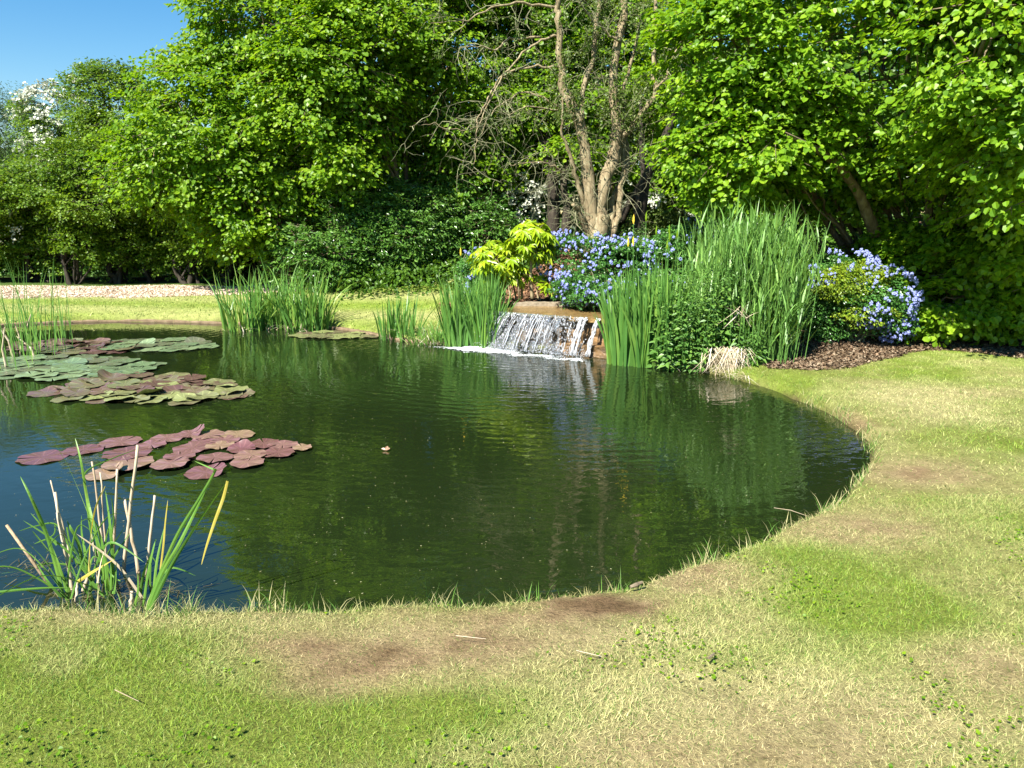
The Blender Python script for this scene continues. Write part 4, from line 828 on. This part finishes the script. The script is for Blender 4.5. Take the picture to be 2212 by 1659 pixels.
fr = empty('waterfall', (*(LA+u2*WL/2), 0), 'thin sheet of white glittering water falling from the brown ledge into the pond', 'waterfall')
ns, nv = 150, 46; s = np.linspace(-.03, WL+.02, ns); t = np.linspace(0, 1, nv); Sg, Tg = np.meshgrid(s, t)
sn = Sg/WL; reach = .10+.12*(1-sstep(.0, .9, sn)); drift = -.16*Tg**1.2*(1-.5*sn)        # the flow leaves the lip slanting to the left
f = .015+reach*Tg**.75+.03*(fbm(Sg*6, Tg*1.2, 3, 3, 5)-.5)*(.3+Tg); z = LZ+.006-(LZ+.0)*Tg**1.35
z = np.where(Tg < .04, LZ+.006, z)
ss = Sg+drift; Xg = LA[0]+u2[0]*ss+n2_[0]*f; Yg = LA[1]+u2[1]*ss+n2_[1]*f
V = np.stack([Xg, Yg, z], -1).reshape(-1, 3); idx = np.arange(ns*nv).reshape(nv, ns)
F = np.stack([idx[:-1, :-1], idx[:-1, 1:], idx[1:, 1:], idx[1:, :-1]], -1).reshape(-1, 4)
gap = fbm(Sg*9, Tg*1.3+3, 2.2, 3, 71)+.25*(fbm(Sg*30, Tg*8, 2, 2, 5)-.5); thr = .40+.36*sstep(.6, .78, sn)-.25*sstep(.1, 0, Tg)*(1-sstep(.7, .9, sn))+.06*Tg
ok = (gap > thr)[:-1, :-1].ravel(); wc = build('water_curtain', V, [F[ok]], M['fall'], fr, smooth=True)
a = Acc()
for k in range(60):
    s0 = rng.random()*WL; q = s0/WL
    if q > .66 and rng.random() < .85: continue
    t0 = rng.random()*.25 if rng.random() < .5 else rng.random()*.8; t1 = min(1, t0+.2+.6*rng.random()); t = np.linspace(t0, t1, 9)
    reach = .12+.12*(1-sstep(0, .9, q)); zz = LZ+.008-(LZ-.01)*t**1.35; sx = s0-.16*t**1.2*(1-.5*q)+rng.normal(size=9)*.003; ff = .02+reach*t**.75+rng.normal(size=9)*.004
    pts = np.stack([LA[0]+u2[0]*sx+n2_[0]*ff, LA[1]+u2[1]*sx+n2_[1]*ff, zz], 1); tube(a, pts, .0025+.006*rng.random()*np.abs(rng.normal(size=9)), 5)
for s0 in (WL*.8, WL*.84, WL*.95):
    for k in range(9):
        t = np.linspace(0, 1, 14); zz = LZ+.008-(LZ-.01)*t**1.35; sx = s0-.1*t**1.2+rng.normal(size=14)*.006+rng.normal()*.012; ff = .02+.1*t**.75+rng.normal(size=14)*.006
        pts = np.stack([LA[0]+u2[0]*sx+n2_[0]*ff, LA[1]+u2[1]*sx+n2_[1]*ff, zz], 1); tube(a, pts, .002+.006*np.abs(rng.normal(size=14)), 5)
n = 1100; s0 = rng.random(n)*WL-.15; d_ = rng.random(n); ff = .12+.2*rng.random(n); zz = np.abs(rng.normal(size=n))*.06+.01; zz[:400] = rng.random(400)*LZ
V = []; oct_ = np.array([(1, 0, 0), (0, 1, 0), (-1, 0, 0), (0, -1, 0), (0, 0, 1.3), (0, 0, -1.3)])
of = np.array([(0, 1, 4), (1, 2, 4), (2, 3, 4), (3, 0, 4), (1, 0, 5), (2, 1, 5), (3, 2, 5), (0, 3, 5)])
c_ = np.stack([LA[0]+u2[0]*s0+n2_[0]*ff, LA[1]+u2[1]*s0+n2_[1]*ff, zz], 1); r_ = .0025+.004*rng.random(n)
m_ = 2300; sb = rng.random(m_)*WL; tb = .03+.95*rng.random(m_); kp = (fbm(sb*9, tb*2, 2.2, 3, 71) > .44+.3*sstep(.68, .8, sb/WL)*(fbm(sb*20, tb, 1, 2, 3) > .4)); sb, tb = sb[kp], tb[kp]  # small white blobs along the curtain, put in as glints of light
rb = .10+.12*(1-sstep(0, .9, sb/WL)); fb_ = .022+rb*tb**.75; sxb = sb-.16*tb**1.2*(1-.5*sb/WL)
cb = np.stack([LA[0]+u2[0]*sxb+n2_[0]*fb_, LA[1]+u2[1]*sxb+n2_[1]*fb_, LZ+.008-LZ*tb**1.35], 1); rbb = (.002+.008*rng.random(len(cb))**2.5)[:, None]*np.array((.8, .8, 1.0))
rbb[:, 2] *= 1+1.6*rng.random(len(cb))
a.add((cb[:, None]+oct_[None]*rbb[:, None, :]).reshape(-1, 3), [(of[None]+np.arange(len(cb))[:, None, None]*6).reshape(-1, 3)])
a.add((c_[:, None]+oct_[None]*r_[:, None, None]).reshape(-1, 3), [(of[None]+np.arange(n)[:, None, None]*6).reshape(-1, 3)])
m, nt, b, out = new_mat('white_water'); b.inputs['Base Color'].default_value = (.85, .88, .92, 1); b.inputs['Roughness'].default_value = .2; b.inputs['Transmission Weight'].default_value = .55; b.inputs['IOR'].default_value = 1.33; M['ww'] = m
a.build('water_strands_glints', M['ww'], fr, True)
# foam on the pond
m, nt, b, out = new_mat('foam'); b.inputs['Base Color'].default_value = (.75, .8, .8, 1); b.inputs['Roughness'].default_value = .5; M['foam'] = m
gx, gy = np.meshgrid(np.linspace(-1.9, 1.5, 520), np.linspace(8.0, 10.4, 420)); rel = np.stack([gx-LA[0], gy-LA[1]], -1); fs = rel@u2; ff = rel@n2_; ff = ff+.16*(fbm(gx, gy, 3.5, 4, 22)-.5)+.04*(fbm(gx, gy, 14, 3, 23)-.5)
band = np.exp(-((ff-(.34+.0*fs))/(.15+.09*sstep(.8, -.2, fs)))**2)*sstep(-.55, -.1, fs)*sstep(WL+.1, WL-.25, fs)
tail = np.exp(-((ff-.3-.25*np.clip(-fs, 0, 2))/.14)**2)*sstep(-1.3, -.1, fs)*sstep(.5, 0., fs)*.75
stream = fbm(fs*1.3, ff*6+fs*1.5, 3, 4, 15); I = (band*.86+tail)*(.05+1.45*stream)
I = I-.12*fbm(gx, gy, 25, 2, 4); idx = np.arange(gx.size).reshape(gx.shape); F = np.stack([idx[:-1, :-1], idx[:-1, 1:], idx[1:, 1:], idx[1:, :-1]], -1).reshape(-1, 4)
hz = .004+.02*np.clip(I-.3, 0, 1)*(.5+fbm(gx, gy, 30, 2, 9)); ok = (I > .14+.62*vnoise(fs*1.0, ff*2.2, 34, 7)*.6+.38*rng.random(I.shape))[:-1, :-1].ravel()
build('splash_foam', np.stack([gx, gy, hz], -1).reshape(-1, 3), [F[ok]], M['foam'], fr, smooth=True)

# ---------------------------------------------------------------- lily pads
def pad_mat(name, c1, c2, c3, rough=.26):
    m, nt, b, out = new_mat(name); lk = nt.links.new; oi = node(nt, 'ShaderNodeObjectInfo'); geo = node(nt, 'ShaderNodeNewGeometry'); no = node(nt, 'ShaderNodeTexNoise'); no.inputs['Scale'].default_value = 14; no.inputs['Detail'].default_value = 4; lk(geo.outputs['Position'], no.inputs['Vector'])
    mm = node(nt, 'ShaderNodeMath', operation='MULTIPLY_ADD'); lk(no.outputs['Fac'], mm.inputs[0]); mm.inputs[1].default_value = .7; mm.inputs[2].default_value = -.3
    a = node(nt, 'ShaderNodeMath', operation='ADD'); lk(mm.outputs[0], a.inputs[0]); lk(oi.outputs['Random'], a.inputs[1])
    an = node(nt, 'ShaderNodeAttribute', attribute_name='vein'); sn_ = node(nt, 'ShaderNodeMath', operation='SINE'); lk(an.outputs['Fac'], sn_.inputs[0]); pw = node(nt, 'ShaderNodeMapRange'); lk(sn_.outputs[0], pw.inputs[0]); pw.inputs[1].default_value = .7; pw.inputs[2].default_value = 1; pw.inputs[3].default_value = 1; pw.inputs[4].default_value = 1.45
    vm = node(nt, 'ShaderNodeVectorMath', operation='SCALE'); lk(ramp(nt, a.outputs[0], [(.05, c1), (.5, c2), (.95, c3)]), vm.inputs[0]); lk(pw.outputs[0], vm.inputs['Scale']); lk(vm.outputs[0], b.inputs['Base Color']); b.inputs['Roughness'].default_value = rough; b.inputs['Specular IOR Level'].default_value = .6
    bp = node(nt, 'ShaderNodeBump'); bp.inputs['Strength'].default_value = .5; bp.inputs['Distance'].default_value = .006; lk(no.outputs['Fac'], bp.inputs['Height']); lk(bp.outputs[0], b.inputs['Normal']); return m
M['pad_red'] = pad_mat('pad_maroon', (.11, .048, .048), (.16, .082, .08), (.20, .135, .085)); M['pad_mix'] = pad_mat('pad_mixed', (.10, .055, .05), (.13, .13, .06), (.19, .21, .08)); M['pad_green'] = pad_mat('pad_grey_green', (.09, .09, .055), (.10, .15, .075), (.15, .20, .10))
M['pad_brown'] = pad_mat('pad_brown', (.085, .045, .04), (.13, .08, .06), (.12, .13, .06))
def pad(c, d, mat, parent, z, tilt=0., curl=0.):
    k = 53; rings = 4; a0 = rng.random()*2*pi; th = np.linspace(.06, 2*pi-.06, k); vein = np.concatenate([[0], np.tile(th*13, 4)]); V = [[0, 0, 0]]; r0 = d/2
    for j in range(1, rings+1):
        r = r0*j/rings; rr = r*(1+.035*np.sin(th*9+a0*3)*(j == rings)+.03*np.sin(th*2+a0)); zz = curl*r0*(j/rings)**3*np.clip(np.sin(th+a0*2), 0, 1)**2+.012*np.sin(th*5+a0)*(j/rings)**2*(.4+abs(tilt)*2)
        V += np.stack([rr*np.cos(th+a0), rr*np.sin(th+a0), zz], 1).tolist()
    V = np.array(V, float); ta = rng.random()*2*pi; tx, ty = np.cos(ta)*tilt, np.sin(ta)*tilt; V[:, 2] += V[:, 0]*tx+V[:, 1]*ty; V[:, 2] = np.maximum(V[:, 2], -.003)
    F3 = [(0, 1+i, 2+i) for i in range(k-1)]; F4 = [(1+j*k+i, 1+(j+1)*k+i, 2+(j+1)*k+i, 2+j*k+i) for j in range(rings-1) for i in range(k-1)]
    V += np.array((c[0], c[1], z)); return build('lily_pad', V, [F3, F4], mat, parent, {'vein': vein}, smooth=True)
def lily(label, centres, mat, tilt=.05, curlp=.1, alt=None, z0=.004):
    root = empty('water_lily', G(*centres[0][:2]), label, 'water lily')
    for i, (px, py, wpx) in enumerate(centres):
        c = G(px, py); d = wpx/FL*c[1]*1.05; pad(c, d, M[alt] if alt and rng.random() < .3 else M[mat], root, z0+.0011*(i % 23), tilt*rng.random(), .5*rng.random() if rng.random() < curlp else 0)
    return root
def c6(x, y, w_): return (x*.3472, 548.6+y*.3472, w_*.3472)
lily('maroon water lily with overlapping pads in the middle of the left water', [c6(*q) for q in [(265, 1268, 290), (520, 1222, 230), (750, 1172, 250), (1040, 1150, 200), (1180, 1125, 180), (1290, 1130, 200), (1480, 1130, 200), (1400, 1165, 180), (940, 1195, 170), (1200, 1215, 230), (1370, 1200, 170), (1500, 1225, 170), (1640, 1190, 200), (1760, 1200, 180), (1880, 1217, 120), (1730, 1250, 200), (1560, 1265, 200), (1540, 1312, 210), (1340, 1285, 210), (1120, 1275, 190), (1060, 1322, 230), (800, 1320, 300), (790, 1262, 280), (1250, 1170, 150), (870, 1225, 150), (1280, 1362, 250), (650, 1375, 220)]], 'pad_red', .05, .25)
def pois(cx, cy, rx, ry, n, w_, wj=.25, minsep=.55):
    out_ = []; t = 0
    while len(out_) < n and t < 6000:
        t += 1; a = rng.random()*2*pi; r = math.sqrt(rng.random()); px, py = cx+cos(a)*r*rx, cy+sin(a)*r*ry; p = G(px, py); d = w_/FL*p[1]
        if all((p[0]-q[0])**2+(p[1]-q[1])**2 > (minsep*d)**2 for q, _ in out_): out_.append((p, (px, py, w_*(1-wj/2+wj*rng.random()))))
    return [o for _, o in out_]
lily('olive and brown water lily with tilted curled pads behind the maroon one', pois(330, 842, 195, 30, 46, 62, .35, .5)+[(505, 857, 60), (525, 853, 50), (100, 850, 70), (150, 862, 70), (400, 870, 70)], 'pad_mix', .18, .3, 'pad_brown')
lily('grey green water lily spreading flat to the left edge among rushes', pois(130, 797, 195, 24, 52, 58, .3, .6)+[(330, 788, 55), (285, 792, 60)], 'pad_green', .06, .08)
lily('reddish brown water lily with raised pads behind the rushes', pois(165, 752, 130, 13, 44, 46, .35, .5), 'pad_brown', .18, .22)
lily('pale green water lily farthest left, its pads trailing to the right', pois(330, 748, 110, 13, 36, 48, .3, .6)+[(450, 750, 45), (430, 741, 50), (405, 755, 50)], 'pad_green', .04, .05)
lily('thin low water lily patch by the far bank, right of the cattail clump', pois(725, 725, 95, 6, 24, 36, .4, .6), 'pad_mix', .01, 0, z0=.002)

# ---------------------------------------------------------------- near cattail clump
def near_cattail():
    def p7(x, y, Y): return P(x*.4379, 932.6+y*.4379, Y)
    base = G(215, 1290); root = empty('cattail_clump', base, 'near cattail clump with cut pale canes and green blades at the lower left bank', 'cattail clump')
    canes = [((605, 712, 3.45), (680, 68, 3.42), .0085), ((688, 705, 3.42), (614, 325, 3.46), .0085), ((722, 690, 3.4), (766, 313, 3.4), .0075), ((556, 640, 3.45), (577, 185, 3.42), .0065), ((516, 650, 3.5), (455, 148, 3.5), .0055), ((524, 650, 3.5), (497, 200, 3.52), .005),
             ((358, 790, 3.25), (270, 300, 3.28), .0085), ((345, 600, 3.3), (250, 240, 3.32), .004), ((330, 640, 3.24), (278, 400, 3.26), .005), ((645, 870, 3.04), (650, 788, 3.06), .0085), ((415, 775, 3.2), (440, 700, 3.2), .009), ((500, 655, 3.4), (478, 590, 3.4), .007), ((380, 830, 3.1), (382, 740, 3.12), .007)]
    for (x0, y0, Y0), (x1, y1, Y1), r in canes:
        a0, a1 = p7(x0, y0, Y0), p7(x1, y1, Y1); a0 = a0+(a0-a1)*.12; t = np.linspace(0, 1, 9)[:, None]; pts = a0+(a1-a0)*t; pts[1:] += rng.normal(size=(8, 3))*.0015
        a = Acc(); tube(a, pts, np.linspace(r*1.15, r*.75, 9), 9, .05); a.build('cane', M['cane'], root, True)
    a0, a1 = p7(260, 780, 3.25), p7(32, 460, 3.3); a = Acc(); tube(a, [a0, (a0+a1)/2, a1], [.009, .0075, .006], 8, .06); o = a.build('cane', rough_mat('brown_cane', [(.1, .07, .04), (.3, .22, .13), (.5, .42, .3)], scale=25), root, True); o['label'] = 'brown mottled cane leaning left'
    a0, a1, a2 = p7(376, 745, 3.12), p7(460, 690, 3.1), p7(566, 628, 3.08); a = Acc(); ribbon(a, [a0, a1, a2], .016); a.build('broken_leaf', M['gold'], root)
    bl_ = [([(312, 815), (270, 640), (220, 480), (150, 320), (100, 220)], 3.15, .018), ([(332, 800), (290, 660), (240, 540), (200, 460), (150, 400)], 3.2, .014), ([(530, 820), (500, 600), (440, 420), (350, 200), (250, 20)], 3.2, .013), ([(540, 822), (470, 500), (430, 330), (400, 150), (370, 30)], 3.22, .017),
           ([(720, 880), (790, 700), (880, 500), (990, 320), (1060, 195), (1050, 185), (960, 145)], 3.05, .016), ([(728, 882), (800, 700), (880, 560), (960, 400), (1012, 295)], 3.03, .018), ([(738, 882), (830, 690), (930, 520), (1030, 370), (1120, 245)], 3.0, .018),
           ([(545, 822), (555, 650), (545, 480), (520, 290)], 3.2, .022), ([(535, 822), (520, 650), (490, 500), (465, 440), (430, 430), (390, 450)], 3.18, .02), ([(430, 700), (420, 600), (403, 500), (402, 410)], 3.3, .02), ([(410, 690), (390, 560), (350, 480), (330, 440)], 3.3, .018),
           ([(560, 800), (570, 700), (575, 640)], 3.1, .016), ([(705, 880), (730, 700), (760, 560), (770, 530)], 3.08, .014), ([(350, 590), (280, 460), (180, 465), (90, 492)], 3.3, .01), ([(280, 560), (240, 530), (165, 555)], 3.2, .01), ([(505, 700), (450, 500), (425, 300), (423, 200), (560, 130), (680, 85)], 3.35, .011),
           ([(0, 790), (120, 778), (250, 770), (370, 772)], 3.0, .013), ([(330, 470), (350, 560), (420, 690)], 3.25, .009), ([(330, 655), (230, 650), (130, 680), (0, 700)], 3.35, .012), ([(450, 740), (500, 800), (520, 818)], 3.1, .02), ([(300, 815), (230, 730), (180, 650)], 3.12, .016), ([(545, 560), (560, 430), (548, 310)], 3.25, .008), ([(560, 620), (600, 560), (640, 500)], 3.3, .01), ([(660, 870), (680, 790), (680, 700)], 3.05, .012), ([(515, 600), (545, 700), (600, 740)], 3.15, .01), ([(270, 450), (262, 510), (165, 555)], 3.3, .007)]
    for pts, Y, w_ in bl_:
        q = [p7(x, y, Y+.04*rng.normal()*i/len(pts)) for i, (x, y) in enumerate(pts)]; a = Acc(); ribbon(a, q, w_); a.build('leaf', M['cattail'], root)
    for k in range(26):
        bx, by = [(320, 815), (530, 820), (420, 790), (725, 880), (480, 740)][k % 5]; b0 = p7(bx+rng.normal()*22, by-rng.random()*15, 3.2+.08*rng.normal()); b0[2] = max(b0[2], 0)-.02
        dx, dy = rng.normal()*.13, rng.normal()*.08; h = .12+.3*rng.random(); kk = rng.random() < .4
        pts = [b0, b0+(dx*.4, dy*.4, h*.55), b0+(dx, dy, h)]+([b0+(dx*1.9, dy*1.6, h*.75)] if kk else [])
        a = Acc(); ribbon(a, np.array(pts), .007+.009*rng.random()); a.build('leaf', M['cattail'] if rng.random() < .8 else M['straw'], root)
    q = [p7(x, y, 3.0) for x, y in [(1122, 243), (1100, 330), (1060, 440), (1020, 560), (993, 658)]]; a = Acc(); ribbon(a, q, .013, grow=True); a.build('leaf', M['gold'], root)
    q = [p7(x, y, 3.1) for x, y in [(790, 690), (806, 560), (815, 450), (828, 335)]]; a = Acc(); ribbon(a, q, .009, grow=True); a.build('leaf', M['gold'], root)
    q = [p7(x, y, 3.15) for x, y in [(440, 690), (445, 540), (470, 380), (520, 265)]]; a = Acc(); ribbon(a, q, .012); a.build('leaf', M['gold'], root)
def ribbon(acc, pts, w_, grow=False):
    c = catmull(pts, 7); n = len(c); t = np.linspace(0, 1, n); tg = nrm(np.gradient(c, axis=0)); s = nrm(np.cross(tg, np.array((0, 1., 0))+.0*tg)); tw_ = np.linspace(0, .9*rng.normal(), n)[:, None]; s2 = np.cross(tg, s); s = s*np.cos(tw_)+s2*np.sin(tw_); nn = np.cross(tg, s)
    wd = w_*.5*(np.sin(pi*(.22+.78*t))**.6 if grow else np.clip(1-t**3, 0, 1)**.8*.9+.02)
    V = np.stack([c-s*wd[:, None], c+nn*wd[:, None]*.25, c+s*wd[:, None]], 1).reshape(-1, 3); i = np.arange(n-1)[:, None]*3
    acc.add(V, [np.vstack([np.hstack([i, i+1, i+4, i+3]), np.hstack([i+1, i+2, i+5, i+4])])], rnd=np.full(len(V), .3+.4*rng.random()))
M['gold'] = leaf_mat('yellowing_leaf', (.35, .26, .04), (.5, .42, .08), (.6, .5, .2), scale=12)
near_cattail()
# floating debris at the clump
acc = Acc(); n = 260
for (px, py, r, m_) in [(60, 1225, .18, 90), (260, 1270, .16, 110), (190, 1290, .12, 60), (370, 1282, .08, 30)]:
    p = G(px, py); a = rng.random(m_)*2*pi; b = np.stack([p[0]+rng.normal(size=m_)*r, p[1]+rng.normal(size=m_)*r*.4, .004+.008*rng.random(m_)], 1)
    blades(acc, b, np.stack([np.cos(a), np.sin(a), .02*np.ones(m_)], 1), .03+.07*rng.random(m_), .003+.005*rng.random(m_), .01*rng.random(m_), seg=2)
acc.V = [np.concatenate([v[:, :2], np.clip(v[:, 2:], .003, .02)], 1) for v in acc.V]
tag(acc.build('plant_debris', leaf_mat('debris', (.05, .045, .02), (.16, .14, .06), (.3, .27, .15))), kind='stuff')
# specks of pollen and bits on the water
acc = Acc(); n = 2000; x = rng.random(n)*6-3.2; y = 3.2+rng.random(n)**1.3*5.5; k = sdist(x, y) < -.1; x, y = x[k], y[k]; n = len(x); a = rng.random(n)*2*pi; q = .003+.012*rng.random(n)**3
leaves(acc, np.stack([x, y, np.full(n, .004)], 1), np.stack([np.cos(a), np.sin(a), 0*a], 1), np.tile((0, 0, 1.), (n, 1)), q, q*.6, 'diamond', 0)
tag(acc.build('floating_specks', leaf_mat('speck', (.15, .14, .07), (.3, .3, .15), (.5, .48, .3))), kind='stuff')
# floating leaf
acc = Acc(); c = G(833, 974); 
for k, (a, t_) in enumerate([(.3, .5), (2.6, .35), (1.2, .7)]):
    leaves(acc, np.array([c+np.array((0, 0, .006))]), np.array([[cos(a), sin(a)*.4, t_]]), np.array([[.2, -.5, .8]]), np.array([.036]), np.array([.022]), 'round', .5)
tag(acc.build('fallen_leaf', leaf_mat('pinkleaf', (.36, .2, .13), (.5, .3, .2), (.6, .42, .3)), loc=tuple(c)), 'small curled pinkish dead leaf floating in the middle of the pond', 'leaf')
acc = Acc(); p0, p1 = G(1672, 1097, .03), G(1745, 1115, .05); tube(acc, [p0, (p0+p1)/2+np.array((0, 0, .01)), p1], [.002, .0025, .001], 5); tag(acc.build('dry_stalk', M['straw'], loc=tuple(p0)), 'pale dry stalk lying over the water at the right bank', 'stalk')
acc = Acc(); p0, p1 = G(1362, 1268, .1), G(1388, 1258, .11); tube(acc, [p0, (p0+p1)/2, p1], [.006, .011, .006], 6, .2); tag(acc.build('bark_piece', M['bark'], loc=tuple(p0)), 'small grey piece of bark on the near bank edge', 'bark piece')
acc = Acc(); p0, p1 = G(1530, 1422, .13), G(1542, 1412, .13); tube(acc, [p0, (p0+p1)/2, p1], [.005, .006, .005], 6, .1); tag(acc.build('twig_piece', M['bark'], loc=tuple(p0)), 'short broken twig lying on the lawn in the foreground', 'twig')
for i, (a_, b_, c_, d_, lab) in enumerate([(985, 1373, 1050, 1380, 'long pale straw lying on the brown patch'), (1245, 1405, 1300, 1418, 'pale straw on the green lawn right of the brown patch'), (248, 1490, 300, 1515, 'bent straw on the lower left grass')]):
    acc = Acc(); p0, p1 = G(a_, b_, .135), G(c_, d_, .135); tube(acc, [p0, (p0+p1)/2, p1], [.0016, .0016, .001], 5); tag(acc.build('straw', M['straw'], loc=tuple(p0)), lab, 'straw')

# ---------------------------------------------------------------- fence behind the hedge
def fence():
    base = P(300, 618, 17.2); base[2] = .27; root = empty('post_and_rail_fence', base, 'dark post and rail fence seen through the foot of the hedge', 'fence')
    def board(name, a, b_, h, d=.04):
        a = np.array(a); b_ = np.array(b_); V = []
        for p in (a, b_):
            for dy, dz in ((-d/2, -h/2), (d/2, -h/2), (d/2, h/2), (-d/2, h/2)): V.append(p+np.array((0, dy, dz)))
        build(name, np.array(V), [[(0, 1, 2, 3), (7, 6, 5, 4), (0, 4, 5, 1), (1, 5, 6, 2), (2, 6, 7, 3), (3, 7, 4, 0)]], M['fence'], root)
    for px in range(-20, 600, 88):
        p = P(px, 600, 17.25); w_ = .06
        V = [(p[0]+sx*w_, p[1]+sy*w_, z) for z in (.1, 1.0) for sx, sy in ((-1, -1), (1, -1), (1, 1), (-1, 1))]+[(p[0], p[1], 1.04)]
        build('post', np.array(V), [[(0, 1, 5, 4), (1, 2, 6, 5), (2, 3, 7, 6), (3, 0, 4, 7)], [(4, 5, 8), (5, 6, 8), (6, 7, 8), (7, 4, 8)]], M['fence'], root)
    for k in range(7):
        x0 = -20+88*k; r = 0 if x0 < 400 else (x0-400)*.25
        for y0 in (604, 570): board('rail', P(x0+2, y0-(0 if k < 5 else 8), 17.15), P(x0+86, y0-(0 if k < 4 else 14), 17.15), .1)
fence()
acc = Acc(); n = 34000; x = -34+68*rng.random(n); y = 27+4*rng.random(n)+.004*x*x*0; z = 7.5*rng.random(n)**.9*(.6+.4*fbm(x, y*0, .4, 3, 7)*1.5)*sstep(-34, -10, x)**.0
z = z*np.where(x < -9, .55, 1); b = np.stack([x, y, z], 1); leaves(acc, b, rng.normal(size=(n, 3)), rng.normal(size=(n, 3))+np.array((-.3, -.8, .8)), .3+.25*rng.random(n), .25+.2*rng.random(n), 'diamond')
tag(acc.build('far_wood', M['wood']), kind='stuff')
# rough meadow plants beyond the hedge
acc = Acc(); n = 9000; x = -13+10*rng.random(n); y = 18+5*rng.random(n); b = np.stack([x, y, ground_z(x, y)], 1); leaves(acc, b+np.array((0, 0, 1))*rng.random((n, 1))*.5, rng.normal(size=(n, 3)), rng.normal(size=(n, 3))+np.array((0, -.5, 1)), .12+.1*rng.random(n), .08+.05*rng.random(n), 'diamond')
tag(acc.build('meadow_plants', M['herb']), kind='stuff')
acc = Acc(); n = 26000; x = -3+11*rng.random(n); y = 13+5*rng.random(n); k = ((x-1.5)/1.5)**2+((y-12.5)/1.5)**2 > .8; x, y = x[k], y[k]; n = len(x); b = np.stack([x, y, ground_z(x, y)], 1); leaves(acc, b+np.array((0, 0, 1))*rng.random((n, 1))*.45, rng.normal(size=(n, 3)), rng.normal(size=(n, 3))+np.array((0, -.5, 1)), .05+.06*rng.random(n), .04+.04*rng.random(n), 'diamond')
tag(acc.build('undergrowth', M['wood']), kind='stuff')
print('faces', sum(len(o.data.polygons) for o in bpy.data.objects if o.type == 'MESH'))
